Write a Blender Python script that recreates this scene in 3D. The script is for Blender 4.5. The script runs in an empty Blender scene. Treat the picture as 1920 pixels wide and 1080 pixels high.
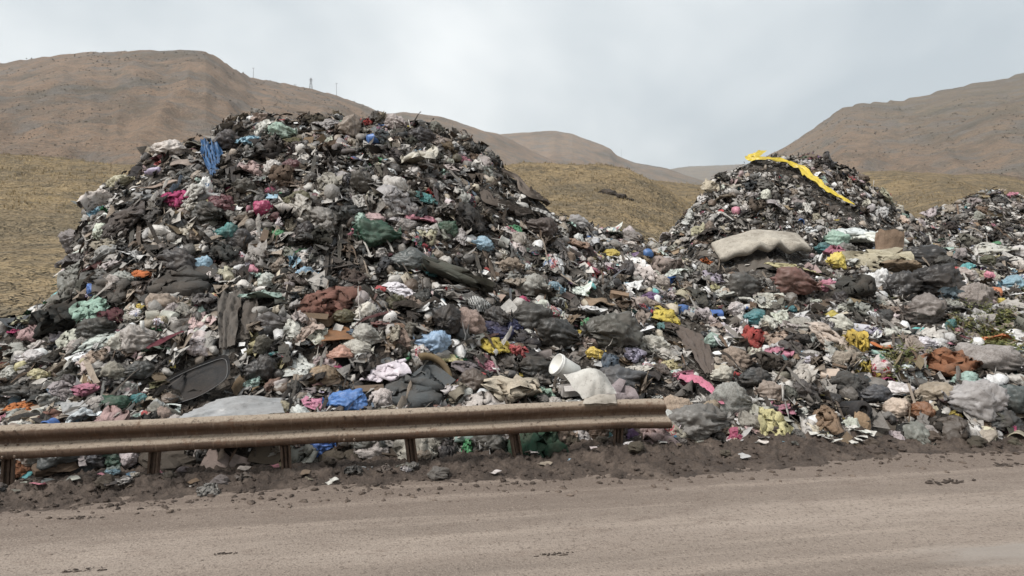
import bpy, math, random, time
import numpy as np
from mathutils import Vector, Matrix

T0 = time.time()
random.seed(11)
RNG = np.random.default_rng(11)
R = math.radians
scene = bpy.context.scene
COL = scene.collection

# ------------------------------------------------------------------ camera
F = 1371.0                     # focal length in pixels of the 1920 px wide photograph
CH = 1.9                       # eye height
cam = bpy.data.cameras.new('camera')
cam.sensor_width = 36.0
cam.lens = 36.0 * F / 1920.0
cam.clip_start = 0.05
cam.clip_end = 20000.0
cam_o = bpy.data.objects.new('camera', cam)
cam_o.location = (0, 0, CH)
cam_o.rotation_euler = (R(90), 0, 0)
COL.objects.link(cam_o)
scene.camera = cam_o

# ------------------------------------------------------------------ world
SUN_EL, SUN_AZ = 52.0, -128.0   # azimuth clockwise from +Y
world = bpy.data.worlds.new('World')
scene.world = world
world.use_nodes = True
wt = world.node_tree
wt.nodes.clear()
wn = wt.nodes.new
wout = wn('ShaderNodeOutputWorld')
sky = wn('ShaderNodeTexSky'); sky.sky_type = 'NISHITA'; sky.sun_disc = False
sky.sun_elevation = R(SUN_EL); sky.sun_rotation = R(SUN_AZ); sky.air_density = 1.4; sky.dust_density = 2.5
bg1 = wn('ShaderNodeBackground'); bg1.inputs[1].default_value = 0.06
wt.links.new(sky.outputs[0], bg1.inputs[0])
tc = wn('ShaderNodeTexCoord')
sep = wn('ShaderNodeSeparateXYZ'); wt.links.new(tc.outputs['Generated'], sep.inputs[0])
def wmath(op, a, b=None, clamp=False):
    n = wn('ShaderNodeMath'); n.operation = op; n.use_clamp = clamp
    for k, v in enumerate((a, b)):
        if v is None: continue
        if isinstance(v, (int, float)): n.inputs[k].default_value = v
        else: wt.links.new(v, n.inputs[k])
    return n.outputs[0]
zc = wmath('MAXIMUM', sep.outputs[2], 0.0)
den = wmath('ADD', zc, 0.22)
cx = wmath('DIVIDE', sep.outputs[0], den)
cy = wmath('DIVIDE', sep.outputs[1], den)
comb = wn('ShaderNodeCombineXYZ')
wt.links.new(cx, comb.inputs[0]); wt.links.new(cy, comb.inputs[1])
cn = wn('ShaderNodeTexNoise'); cn.inputs['Scale'].default_value = 0.8; cn.inputs['Detail'].default_value = 5.0
cn.inputs['Roughness'].default_value = 0.52; cn.inputs['Distortion'].default_value = 0.35
cmap = wn('ShaderNodeMapping'); cmap.inputs['Location'].default_value = (0.3, 0.2, 0.0); cmap.inputs['Scale'].default_value = (1.0, 0.75, 1)
wt.links.new(comb.outputs[0], cmap.inputs[0]); wt.links.new(cmap.outputs[0], cn.inputs['Vector'])
ramp = wn('ShaderNodeValToRGB')
ramp.color_ramp.elements[0].position = 0.37; ramp.color_ramp.elements[0].color = (0.255, 0.281, 0.298, 1)
ramp.color_ramp.elements[1].position = 0.65; ramp.color_ramp.elements[1].color = (0.475, 0.485, 0.482, 1)
e = ramp.color_ramp.elements.new(0.5); e.color = (0.350, 0.370, 0.378, 1)
wt.links.new(cn.outputs[0], ramp.inputs[0])
bg2 = wn('ShaderNodeBackground'); bg2.inputs[1].default_value = 1.0
wt.links.new(ramp.outputs[0], bg2.inputs[0])
wmix = wn('ShaderNodeMixShader'); wmix.inputs[0].default_value = 0.9
wt.links.new(bg1.outputs[0], wmix.inputs[1]); wt.links.new(bg2.outputs[0], wmix.inputs[2])
wt.links.new(wmix.outputs[0], wout.inputs[0])

# ------------------------------------------------------------------ sun behind cloud
sun = bpy.data.lights.new('sun', 'SUN'); sun.energy = 1.5; sun.angle = R(18); sun.color = (1.0, 0.965, 0.92)
sun_o = bpy.data.objects.new('sun', sun)
_d = Vector((math.sin(R(SUN_AZ)) * math.cos(R(SUN_EL)), math.cos(R(SUN_AZ)) * math.cos(R(SUN_EL)), math.sin(R(SUN_EL))))
sun_o.rotation_euler = _d.to_track_quat('Z', 'Y').to_euler()
sun_o.location = (0, 0, 60)
COL.objects.link(sun_o)

vs = scene.view_settings
vs.view_transform = 'Standard'; vs.look = 'None'; vs.exposure = 1.24; vs.gamma = 1.0; vs.use_curve_mapping = False
scene.render.engine = 'CYCLES'
cy_ = scene.cycles
cy_.use_denoising = True
cy_.max_bounces = 5; cy_.diffuse_bounces = 3; cy_.glossy_bounces = 2; cy_.transmission_bounces = 3
cy_.volume_bounces = 1; cy_.transparent_max_bounces = 6
cy_.caustics_reflective = False; cy_.caustics_refractive = False
cy_.sample_clamp_indirect = 4.0

# ------------------------------------------------------------------ helpers
_perm = RNG.permutation(256).astype(np.int64)
_grad = RNG.normal(size=(256, 3)); _grad /= np.linalg.norm(_grad, axis=1, keepdims=True)
def perlin(p):
    p = np.asarray(p, float)
    i = np.floor(p).astype(np.int64); f = p - i
    u = f * f * f * (f * (f * 6 - 15) + 10)
    out = 0
    for dx in (0, 1):
        wx = u[..., 0] if dx else 1 - u[..., 0]
        a = _perm[(i[..., 0] + dx) & 255]
        for dy in (0, 1):
            wy = u[..., 1] if dy else 1 - u[..., 1]
            b = _perm[(a + i[..., 1] + dy) & 255]
            for dz in (0, 1):
                wz = u[..., 2] if dz else 1 - u[..., 2]
                g = _grad[_perm[(b + i[..., 2] + dz) & 255]]
                out = out + wx * wy * wz * (g[..., 0] * (f[..., 0] - dx) + g[..., 1] * (f[..., 1] - dy) + g[..., 2] * (f[..., 2] - dz))
    return out
def p2(x, y, z=0.0):
    return np.stack([np.asarray(x, float), np.asarray(y, float), np.zeros_like(np.asarray(x, float)) + z], -1)
def fbm(p, octs=4, gain=0.5, lac=2.03):
    a, s, t = 1.0, 1.0, 0
    for k in range(octs):
        t = t + a * perlin(p * s + 17.3 * k); a *= gain; s *= lac
    return t
def ridged(p, octs=3, gain=0.5):
    a, s, t = 1.0, 1.0, 0
    for k in range(octs):
        t = t + a * (1 - 2.2 * np.abs(perlin(p * s + 9.1 * k))); a *= gain; s *= 2.1
    return t
def sstep(a, b, x):
    t = np.clip((x - a) / (b - a), 0, 1); return t * t * (3 - 2 * t)

def mesh_np(name, V, Fc, smooth=True):
    """mesh from (n,3) verts and (m,k) faces"""
    V = np.asarray(V, np.float32); Fc = np.asarray(Fc, np.int32)
    me = bpy.data.meshes.new(name)
    k = Fc.shape[1]
    me.vertices.add(len(V)); me.vertices.foreach_set('co', V.ravel())
    me.loops.add(Fc.size); me.loops.foreach_set('vertex_index', Fc.ravel())
    me.polygons.add(len(Fc)); me.polygons.foreach_set('loop_start', np.arange(0, Fc.size, k, dtype=np.int32))
    if smooth: me.polygons.foreach_set('use_smooth', np.ones(len(Fc), bool))
    me.update(calc_edges=True)
    return me
def grid_faces(n, m, wrap_n=False, wrap_m=False):
    I = np.arange(n if wrap_n else n - 1); J = np.arange(m if wrap_m else m - 1)
    i, j = np.meshgrid(I, J, indexing='ij'); i2 = (i + 1) % n; j2 = (j + 1) % m
    return np.stack([i * m + j, i2 * m + j, i2 * m + j2, i * m + j2], -1).reshape(-1, 4)
def link(name, me, mat=None, parent=None, label=None, cat=None, group=None, kind=None, color=None):
    o = bpy.data.objects.new(name, me); COL.objects.link(o)
    if mat is not None and me is not None:
        if len(me.materials) == 0: me.materials.append(mat)
    if parent is not None: o.parent = parent
    if label: o['label'] = label
    if cat: o['category'] = cat
    if group: o['group'] = group
    if kind: o['kind'] = kind
    if color is not None: o.color = (color[0], color[1], color[2], 1)
    return o

class MB:
    """small mesh collector"""
    def __init__(s): s.v = []; s.f = []
    def add(s, V, Fc):
        b = len(s.v); s.v += [tuple(map(float, p)) for p in V]; s.f += [tuple(int(i) + b for i in q) for q in Fc]
        return s
    def box(s, c, d, M=None):
        x, y, z = [k / 2 for k in d]
        V = [Vector((sx * x, sy * y, sz * z)) for sx in (-1, 1) for sy in (-1, 1) for sz in (-1, 1)]
        if M is not None: V = [M @ p for p in V]
        V = [p + Vector(c) for p in V]
        return s.add(V, [(0, 1, 3, 2), (4, 6, 7, 5), (0, 4, 5, 1), (2, 3, 7, 6), (0, 2, 6, 4), (1, 5, 7, 3)])
    def tube(s, pts, r, n=8, caps=True):
        pts = [Vector(p) for p in pts]; V = []; Fc = []
        rr = [float(q) for q in (r if hasattr(r, "__len__") else [r] * len(pts))]
        for k, p in enumerate(pts):
            t = (pts[min(k + 1, len(pts) - 1)] - pts[max(k - 1, 0)]).normalized()
            a = Vector((0, 0, 1)) if abs(t.z) < 0.9 else Vector((1, 0, 0))
            u = t.cross(a).normalized(); w = t.cross(u)
            V += [p + rr[k] * (math.cos(q) * u + math.sin(q) * w) for q in (2 * math.pi * i / n for i in range(n))]
        for k in range(len(pts) - 1):
            for i in range(n):
                Fc.append((k * n + i, k * n + (i + 1) % n, (k + 1) * n + (i + 1) % n, (k + 1) * n + i))
        if caps:
            Fc.append(tuple(range(n - 1, -1, -1))); Fc.append(tuple((len(pts) - 1) * n + i for i in range(n)))
        return s.add(V, Fc)
    def lathe(s, prof, n=20):
        V = []; Fc = []
        for (r, z) in prof: V += [(r * math.cos(2 * math.pi * i / n), r * math.sin(2 * math.pi * i / n), z) for i in range(n)]
        for k in range(len(prof) - 1):
            for i in range(n): Fc.append((k * n + i, k * n + (i + 1) % n, (k + 1) * n + (i + 1) % n, (k + 1) * n + i))
        return s.add(V, Fc)
    def mesh(s, name, smooth=False):
        me = bpy.data.meshes.new(name); me.from_pydata(s.v, [], s.f); me.update()
        if smooth: me.polygons.foreach_set('use_smooth', np.ones(len(me.polygons), bool))
        return me

# ------------------------------------------------------------------ materials
class NT:
    def __init__(s, name, rough=0.8, spec=0.3):
        s.m = bpy.data.materials.new(name); s.m.use_nodes = True; s.t = s.m.node_tree
        s.b = s.t.nodes['Principled BSDF']; s.b.inputs['Roughness'].default_value = rough
        s.b.inputs['Specular IOR Level'].default_value = spec
    def n(s, typ, **kw):
        q = s.t.nodes.new(typ)
        for k, v in kw.items(): setattr(q, k, v)
        return q
    def set(s, sock, v):
        if v is None: return
        if isinstance(v, bpy.types.NodeSocket): s.t.links.new(v, sock)
        elif hasattr(v, '__len__') and len(v) == 3 and sock.type == 'RGBA': sock.default_value = (*v, 1)
        else: sock.default_value = v
    def coord(s, which='Object'):
        return s.n('ShaderNodeTexCoord').outputs[which]
    def pos(s): return s.n('ShaderNodeNewGeometry').outputs['Position']
    def mapping(s, v, scale=(1, 1, 1), loc=(0, 0, 0)):
        q = s.n('ShaderNodeMapping'); s.set(q.inputs[0], v); q.inputs['Scale'].default_value = scale; s.set(q.inputs['Location'], loc)
        return q.outputs[0]
    def noise(s, v, scale, detail=4, rough=0.55, dist=0.0):
        q = s.n('ShaderNodeTexNoise'); s.set(q.inputs['Vector'], v); q.inputs['Scale'].default_value = scale
        q.inputs['Detail'].default_value = detail; q.inputs['Roughness'].default_value = rough; q.inputs['Distortion'].default_value = dist
        return q.outputs[0]
    def voro(s, v, scale, out='Distance', feature='F1'):
        q = s.n('ShaderNodeTexVoronoi', feature=feature); s.set(q.inputs['Vector'], v); q.inputs['Scale'].default_value = scale
        return q.outputs[out]
    def ramp(s, x, stops):
        q = s.n('ShaderNodeValToRGB'); s.set(q.inputs[0], x); el = q.color_ramp.elements
        while len(el) < len(stops): el.new(0.5)
        for k, (p, c) in enumerate(stops):
            el[k].position = p; el[k].color = (*c, 1) if hasattr(c, '__len__') else (c, c, c, 1)
        return q.outputs[0]
    def mix(s, f, a, b, blend='MIX'):
        q = s.n('ShaderNodeMix', data_type='RGBA', blend_type=blend); s.set(q.inputs[0], f); s.set(q.inputs[6], a); s.set(q.inputs[7], b)
        return q.outputs[2]
    def math(s, op, a, b=None, clamp=False):
        q = s.n('ShaderNodeMath', operation=op, use_clamp=clamp); s.set(q.inputs[0], a)
        if b is not None: s.set(q.inputs[1], b)
        return q.outputs[0]
    def bump(s, h, strength=0.4, dist=0.02, normal=None):
        q = s.n('ShaderNodeBump'); s.set(q.inputs['Height'], h); q.inputs['Strength'].default_value = strength
        q.inputs['Distance'].default_value = dist
        if normal is not None: s.set(q.inputs['Normal'], normal)
        return q.outputs[0]
    def base(s, c): s.set(s.b.inputs['Base Color'], c)
    def rough(s, c): s.set(s.b.inputs['Roughness'], c)
    def normal(s, c): s.set(s.b.inputs['Normal'], c)

# ------------------------------------------------------------------ pixel geometry
def pxdir(px, py): return np.array([(px - 960.0) / F, 1.0, (540.0 - py) / F])
def px_of(x, y): return 960.0 + F * x / y

# rail line (s along, t away from the road)
RO = np.array([-4.727, 6.75]); RTH = math.atan2(8.10 - 6.75, 1.654 + 4.727)
RE = np.array([math.cos(RTH), math.sin(RTH)]); RN = np.array([-math.sin(RTH), math.cos(RTH)])
def st2xy(s, t): return RO[0] + s * RE[0] + t * RN[0], RO[1] + s * RE[1] + t * RN[1]
def rail_s_at_px(px, t=0.0):
    k = (px - 960.0) / F           # x = k*y
    ox, oy = RO + t * RN
    return (k * oy - ox) / (RE[0] - k * RE[1])
# ================================================================== terrain
def ctrl(pts):
    P = np.array(pts, float); a = np.arctan((P[:, 0] - 960) / F)
    return a, P[:, 2] / np.cos(a), CH + P[:, 2] * (540 - P[:, 1]) / F
T_LAYERS = [
    # (control points px, py, depth), start radius, power, back fall, roughness
    # dry grass bank behind the heaps
    (ctrl([(-2500, 330, 60), (-400, 300, 100), (0, 290, 112), (120, 293, 115), (200, 300, 112), (260, 304, 108), (400, 330, 100), (600, 345, 90), (800, 345, 86), (930, 325, 85),
           (980, 312, 84), (1060, 314, 84), (1125, 311, 84), (1175, 317, 84), (1230, 345, 82), (1290, 385, 78), (1400, 440, 70), (1700, 470, 70), (2100, 480, 70), (3500, 500, 60)]), 14.0, 1.0, 0.10, 1.0),
    (ctrl([(-2500, 420, 120), (700, 380, 130), (1000, 345, 135), (1200, 332, 140), (1260, 337, 140), (1340, 342, 140), (1420, 346, 140), (1550, 340, 145), (1620, 326, 150), (1680, 320, 152), (1740, 322, 152),
           (1790, 327, 150), (1840, 322, 150), (1920, 330, 150), (2200, 320, 150), (3500, 340, 120)]), 40.0, 1.15, 0.12, 1.0),
    (ctrl([(-2500, 520, 100), (1300, 520, 110), (1500, 420, 110), (1640, 385, 105), (1700, 350, 104), (1760, 334, 104), (1800, 336, 104), (1850, 352, 104), (1920, 362, 104), (2200, 370, 100), (3500, 420, 100)]), 34.0, 1.2, 0.25, 1.0),
    # big hill with the poles
    (ctrl([(-3500, 330, 700), (-900, 220, 760), (-400, 165, 740), (-100, 132, 720), (0, 117, 700), (80, 106, 700), (150, 99, 700), (270, 93, 700), (350, 92, 700), (385, 95, 705),
           (415, 111, 720), (440, 129, 740), (470, 145, 770), (520, 154, 800), (580, 165, 830), (630, 178, 850), (680, 196, 880), (720, 212, 900), (800, 260, 900), (900, 320, 900),
           (1100, 420, 900), (1400, 500, 900), (3500, 520, 900)]), 150.0, 1.12, 0.35, 8.0),
    # spur in front of the big hill's right shoulder
    (ctrl([(-3500, 520, 560), (-200, 420, 560), (100, 300, 560), (250, 200, 600), (330, 150, 620), (385, 120, 640), (440, 152, 620), (480, 182, 600), (530, 220, 580), (600, 275, 560), (700, 340, 540), (900, 430, 540), (3500, 520, 540)]), 170.0, 1.25, 1.2, 5.0),
    (ctrl([(-3500, 520, 1250), (300, 330, 1250), (600, 225, 1250), (715, 208, 1250), (760, 207, 1250), (830, 218, 1250), (880, 233, 1260), (930, 248, 1280), (960, 262, 1280), (1000, 284, 1280),
           (1100, 330, 1280), (1300, 420, 1280), (3500, 520, 1280)]), 500.0, 1.1, 0.5, 9.0),
    (ctrl([(-3500, 520, 1700), (700, 330, 1700), (880, 262, 1700), (930, 250, 1700), (990, 246, 1700), (1040, 242, 1700), (1075, 249, 1700), (1120, 265, 1700), (1145, 275, 1700), (1156, 287, 1700), (1190, 302, 1700),
           (1250, 316, 1700), (1350, 345, 1700), (1500, 400, 1700), (3500, 520, 1700)]), 700.0, 1.15, 0.6, 10.0),
    (ctrl([(-3500, 480, 3000), (900, 330, 3000), (1150, 318, 3000), (1250, 315, 3000), (1290, 312, 3000), (1340, 309, 3000), (1400, 304, 3000), (1470, 300, 3000), (1600, 310, 3000), (3500, 480, 3000)]), 1200.0, 1.1, 0.5, 10.0),
    # hill on the other side of the valley
    (ctrl([(-3500, 530, 900), (1150, 480, 900), (1350, 345, 900), (1440, 292, 900), (1470, 275, 900), (1500, 257, 900), (1540, 229, 910), (1580, 201, 920), (1620, 191, 940), (1660, 189, 960), (1690, 187, 980),
           (1730, 177, 990), (1800, 160, 1000), (1860, 150, 1000), (1920, 136, 1000), (2100, 100, 1000), (2500, 80, 1000), (3500, 250, 900)]), 190.0, 1.2, 0.4, 8.0),
    (ctrl([(-3500, 530, 600), (1350, 520, 600), (1560, 420, 600), (1700, 300, 600), (1800, 232, 620), (1870, 196, 640), (1920, 178, 650), (2000, 150, 650), (2300, 140, 650), (3500, 330, 650)]), 200.0, 1.3, 0.5, 6.0),
]
def terrain_z(ang, r):
    x = np.sin(ang) * r; y = np.cos(ang) * r
    z = np.full_like(r, -0.07)
    for k, ((a, rr, zr), r0, pw, back, rough) in enumerate(T_LAYERS):
        R_ = np.interp(ang, a, rr); Z_ = np.interp(ang, a, zr)
        t = (r - r0) / (R_ - r0)
        front = Z_ * np.clip(t, 0, 1) ** pw
        b = Z_ * (1 - back * np.clip((r - R_) / R_ * 2.2, 0, 3))
        zz = np.where(t < 1, front, b)
        tt = np.clip(t, 0, 1)
        w = np.clip(tt * 3, 0, 1) * (1 - 0.85 * sstep(0.72, 0.98, np.where(t < 1, t, 1)))
        sc = 0.011 if rough > 2 else 0.07
        if rough > 2:
            zz = zz + rough * w * (0.55 * ridged(p2(ang * 17 + 0.4 * perlin(p2(x * .006, y * .006, 2.)), np.log(np.maximum(r, 1)) * 2.2, k * 3.1), 2) - 0.4 + fbm(p2(x * sc * 3, y * sc * 3, k), 3) * 0.6)
            zz = zz + rough * 0.16 * np.clip(tt * 3, 0, 1) * fbm(p2(x * 0.05, y * 0.05, k * 1.7), 3)
        else:
            zz = zz + np.clip(tt * 2, 0, 1) * (2.6 * perlin(p2(x * .035, y * .035, k + 4.4)) * sstep(.15, .5, tt) * (1 - .7 * sstep(.85, 1, tt)) + 1.5 * fbm(p2(x * sc, y * sc, k), 4) * (1 - 0.45 * sstep(0.8, 1, tt)) + 0.10 * fbm(p2(x * 0.6, y * 0.6, k), 3))
        z = np.maximum(z, np.where(t > 0, zz, -9))
    return z
def terrain_xy(x, y): return terrain_z(np.arctan2(x, y), np.hypot(x, y))

dense = np.radians(np.linspace(-43, 43, 540))
rest = np.radians(np.linspace(43, 317, 92)[1:-1])
AZ = np.concatenate([dense, rest])
RR = np.concatenate([[0.4], np.geomspace(2.0, 9.0, 8), np.geomspace(11, 180, 110), np.geomspace(186, 1000, 110), np.geomspace(1030, 5200, 60)])
ag, rg = np.meshgrid(np.where(AZ > math.pi, AZ - 2 * math.pi, AZ), RR, indexing='ij')
zt = terrain_z(ag, rg)
TV = np.stack([np.sin(ag) * rg, np.cos(ag) * rg, zt], -1).reshape(-1, 3)
M = NT('dry_hillside', 0.95, 0.15)
pos = M.pos()
dist = M.n('ShaderNodeVectorMath', operation='LENGTH'); M.set(dist.inputs[0], pos); dist = dist.outputs['Value']
n1 = M.noise(pos, 0.006, 5, 0.6); n2 = M.noise(pos, 0.035, 5, 0.6); n3 = M.noise(pos, 0.35, 4, 0.65); n4 = M.noise(pos, 1.6, 4, 0.7)
hill = M.ramp(M.noise(pos, 0.0085, 6, 0.68, 0.6), [(0.34, (0.125, 0.108, 0.084)), (0.45, (0.215, 0.155, 0.112)), (0.54, (0.295, 0.205, 0.143)), (0.66, (0.185, 0.158, 0.128))])
sxp = M.n('ShaderNodeSeparateXYZ'); M.set(sxp.inputs[0], pos)
hill = M.mix(M.ramp(M.math('DIVIDE', M.math('ADD', sxp.outputs[0], M.math('MULTIPLY', n2, 160.0)), 900.0), [(0.32, 0.0), (0.62, 0.6)]), hill, M.ramp(M.noise(pos, 0.02, 5, 0.7), [(0.4, (0.105, 0.098, 0.080)), (0.62, (0.195, 0.165, 0.115))]))
hill = M.mix(M.ramp(n2, [(0.50, 0.0), (0.62, 0.7)]), hill, (0.185, 0.170, 0.155))
hill = M.mix(M.ramp(M.noise(pos, 0.09, 6, 0.8), [(0.50, 0.0), (0.62, 0.6)]), hill, (0.135, 0.122, 0.102))
hill = M.mix(M.ramp(M.noise(pos, 0.14, 5, 0.8), [(0.58, 0.0), (0.70, 0.5)]), hill, (0.34, 0.265, 0.20))
hill = M.mix(M.ramp(M.noise(pos, 0.42, 3, 0.7), [(0.52, 0.0), (0.64, 0.4)]), hill, (0.125, 0.112, 0.088))
hill = M.mix(M.ramp(M.noise(M.mapping(pos, (1, 1, 1), (50, 9, 3)), 0.5, 3, 0.7), [(0.55, 0.0), (0.66, 0.3)]), hill, (0.35, 0.29, 0.23))
grass = M.ramp(M.noise(M.mapping(pos, (0.5, 1.3, 1)), 0.05, 5, 0.65), [(0.34, (0.165, 0.128, 0.078)), (0.46, (0.28, 0.205, 0.116)), (0.60, (0.405, 0.29, 0.150)), (0.74, (0.33, 0.238, 0.132))])
grass = M.mix(M.ramp(n3, [(0.42, 0.0), (0.72, 0.6)]), grass, (0.42, 0.31, 0.168))
grass = M.mix(M.ramp(M.noise(pos, 0.30, 5, 0.75), [(0.48, 0.0), (0.62, 0.8)]), grass, (0.125, 0.105, 0.072))
grass = M.mix(M.ramp(M.noise(pos, 1.1, 4, 0.75), [(0.50, 0.0), (0.66, 0.55)]), grass, (0.15, 0.122, 0.08))
grass = M.mix(0.34, grass, (0.205, 0.168, 0.118))
far = M.math('GREATER_THAN', M.math('ADD', dist, M.math('MULTIPLY', n2, 60.0)), 205.0)
c = M.mix(far, grass, hill)
c = M.mix(0.55, c, M.ramp(n4, [(0.3, 0.25), (0.7, 0.75)]), 'OVERLAY')
M.base(c)
M.normal(M.bump(n4, 0.7, 0.6, M.bump(M.noise(pos, 0.12, 6, 0.75), 0.9, 6.0)))
ter = link('terrain', mesh_np('terrain', TV, grid_faces(len(AZ), len(RR), wrap_n=True)[:, ::-1]), M.m, kind='structure', label='dry grassy banks and bare brown hills behind the heaps', cat='terrain')

# ================================================================== rubbish mound surface
A_PTS = np.array([(-900, 640, 10.5), (-300, 640, 10.5), (0, 628, 10.6), (50, 600, 10.8), (95, 572, 11.3), (122, 548, 12.0), (140, 482, 13.2), (165, 412, 13.8), (188, 366, 14.1), (250, 338, 14.4), (285, 292, 14.7), (350, 274, 15),
                  (415, 252, 15.3), (475, 236, 15.6), (540, 229, 15.8), (620, 224, 16), (690, 240, 16.2), (735, 231, 16.3), (800, 245, 16.4), (860, 272, 16.5), (930, 316, 16.5), (980, 352, 16.5), (1030, 388, 16.4),
                  (1080, 424, 16.2), (1150, 452, 16), (1240, 478, 15.6), (1300, 500, 15.2), (1400, 510, 15.2), (1500, 498, 15.8), (1600, 478, 16.6), (1750, 462, 17.6), (1920, 460, 18), (2300, 470, 18), (2900, 500, 17)], float)
B_PTS = np.array([(900, 560, 22), (1120, 535, 22.5), (1180, 505, 23), (1240, 462, 23.5), (1300, 392, 24), (1335, 340, 24.4), (1400, 309, 24.8), (1440, 296, 25), (1530, 304, 25), (1600, 330, 25),
                  (1650, 360, 25), (1700, 404, 25), (1750, 424, 25), (1850, 452, 25), (2100, 490, 25), (2900, 540, 25)], float)
C_PTS = np.array([(1200, 560, 30), (1640, 470, 31), (1700, 438, 32), (1750, 404, 33), (1790, 378, 34), (1850, 364, 34.5), (1920, 370, 35), (2050, 385, 35), (2250, 440, 34), (2900, 540, 30)], float)
BASE_U = np.array([-900, 0, 300, 600, 1240, 1500, 1900, 2900], float)
BASE_D = np.array([5.9, 7.02, 7.36, 7.7, 8.36, 8.52, 9.02, 10.7])
def _layer(u, d, P, base, prof, back):
    zr = CH + np.interp(u, P[:, 0], P[:, 2] * (540 - P[:, 1]) / F); dr = np.interp(u, P[:, 0], P[:, 2])
    t = (d - base) / (dr - base)
    tf = np.clip(t, 0, 1)
    z = np.where(t <= 1, zr * prof(tf), zr * (1 - np.clip((d - dr) / back, 0, 3) ** 1.35))
    return np.where(t < 0, -0.6 + t * 3, z)
def heap_z(x, y, detail=True):
    x = np.asarray(x, float); y = np.asarray(y, float)
    u = px_of(x, y); d = y
    wob = 6 * perlin(p2(x * 0.9, y * 0.9, 5.0))
    base = np.interp(u, BASE_U, BASE_D) + 0.12 * perlin(p2(x * 1.3, y * 1.3, 2.0))
    def prA(t):
        big = sstep(120, 260, u) * (1 - sstep(900, 1150, u))          # the tall heap: low bench, steep upper face
        lin = 0.93 * t ** 1.0
        ben = 0.93 * (t - 0.055 * np.sin(2 * np.pi * t * 1.0) - 0.02 * np.sin(6 * np.pi * t))
        return 0.07 * sstep(0, 0.05, t) + lin * (1 - big) + ben * big
    a = _layer(u + wob, d, A_PTS, base, prA, 7.5)
    b = _layer(u + wob, d, B_PTS, 13.5, lambda t: 0.30 * t + 0.70 * t ** 1.6, 7.0)
    c = _layer(u + wob, d, C_PTS, 20.0, lambda t: 0.3 * t + 0.7 * t ** 1.5, 8.0)
    k = 0.35
    def smax(p, q): h = np.clip(0.5 + 0.5 * (p - q) / k, 0, 1); return q + (p - q) * h + k * h * (1 - h) * 0.5
    z = smax(smax(a, b), c)
    w = np.clip(z / 0.8, 0, 1)
    z = z + w * (0.30 * perlin(p2(x * 0.55, y * 0.55, 1.0)) + 0.22 * perlin(p2(x * 1.2, y * 1.2, 3.0)))
    if detail: z = z + w * (0.12 * perlin(p2(x * 2.7, y * 2.7, 7.0)) + 0.06 * perlin(p2(x * 6, y * 6, 9.0)))
    return z
def heap_normal(x, y, e=0.22):
    zx = (heap_z(x + e, y) - heap_z(x - e, y)) / (2 * e); zy = (heap_z(x, y + e) - heap_z(x, y - e)) / (2 * e)
    n = np.stack([-zx, -zy, np.ones_like(zx)], -1); return n / np.linalg.norm(n, axis=-1, keepdims=True)
HU = np.arange(-420, 2341, 5.0); HD = np.concatenate([np.arange(6.4, 18.5, 0.06), np.arange(18.6, 30, 0.11), np.arange(30.2, 46, 0.3)])
ug, dg = np.meshgrid(HU, HD, indexing='ij'); hx = (ug - 960) / F * dg; hz = heap_z(hx, dg)
x_, y_ = hx, dg
HZG = hz.copy(); PYG = 540 - F * (HZG - CH) / dg; PYG = np.where(HZG > 0.02, PYG, 2000.0); RMIN = np.minimum.accumulate(PYG, axis=1)
def cast(px, py):
    """pixels -> points on the mound (nan where the ray misses)"""
    px = np.atleast_1d(np.asarray(px, float)); py = np.atleast_1d(np.asarray(py, float))
    iu = np.clip(np.round((px - HU[0]) / 5.0).astype(int), 0, len(HU) - 1)
    hit = RMIN[iu] <= py[:, None]; idx = hit.argmax(1); d = HD[idx]
    out = np.stack([(px - 960) / F * d, d, CH + d * (540 - py) / F], -1); out[~hit.any(1)] = np.nan
    return out
hz = hz + np.clip(hz / 0.5, 0, 1) * (0.05 * ridged(p2(x_ * 4.5, y_ * 4.5, 4.0), 3) - 0.05)
HV = np.stack([hx, dg, np.maximum(hz, -0.5)], -1).reshape(-1, 3)
nd2 = len(HD[::2]); HV = HV.reshape(len(HU), len(HD), 3)[:, ::2].reshape(-1, 3); HF = grid_faces(len(HU), nd2)
HF = HF[(HV[HF][:, :, 2] > -0.2).any(1)]
used = np.unique(HF); remap = np.zeros(len(HV), int); remap[used] = np.arange(len(used)); HV = HV[used]; HF = remap[HF]
M = NT('matted_rubbish', 0.9, 0.2)
pos = M.pos()
wv = M.n('ShaderNodeVectorMath', operation='ADD'); M.set(wv.inputs[0], pos)
wq = M.n('ShaderNodeTexNoise'); M.set(wq.inputs['Vector'], pos); wq.inputs['Scale'].default_value = 7.0; wq.inputs['Detail'].default_value = 2
wsub = M.n('ShaderNodeVectorMath', operation='SCALE'); M.set(wsub.inputs[0], wq.outputs['Color']); wsub.inputs['Scale'].default_value = 0.22
M.set(wv.inputs[1], wsub.outputs[0])
cells = M.voro(wv.outputs[0], 13.0, 'Color')
sepc = M.n('ShaderNodeSeparateColor'); M.set(sepc.inputs[0], cells)
pal = M.ramp(sepc.outputs[0], [(0.0, (0.018, 0.016, 0.014)), (0.35, (0.045, 0.038, 0.032)), (0.6, (0.085, 0.07, 0.058)), (0.8, (0.16, 0.14, 0.12)), (0.93, (0.30, 0.28, 0.25)), (1.0, (0.10, 0.12, 0.14))])
pal = M.mix(M.ramp(M.noise(pos, 1.7, 4), [(0.4, 0.1), (0.65, 0.7)]), pal, (0.03, 0.025, 0.02))
M.base(pal)
M.normal(M.bump(M.voro(wv.outputs[0], 13.0), 0.9, 0.06, M.bump(M.noise(pos, 22, 5, 0.7), 0.8, 0.03)))
link('rubbish_mound', mesh_np('rubbish_mound', HV, HF[:, ::-1]), M.m, kind='stuff', label='dark matted refuse packed under the loose bags of all heaps', cat='rubbish')

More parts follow.
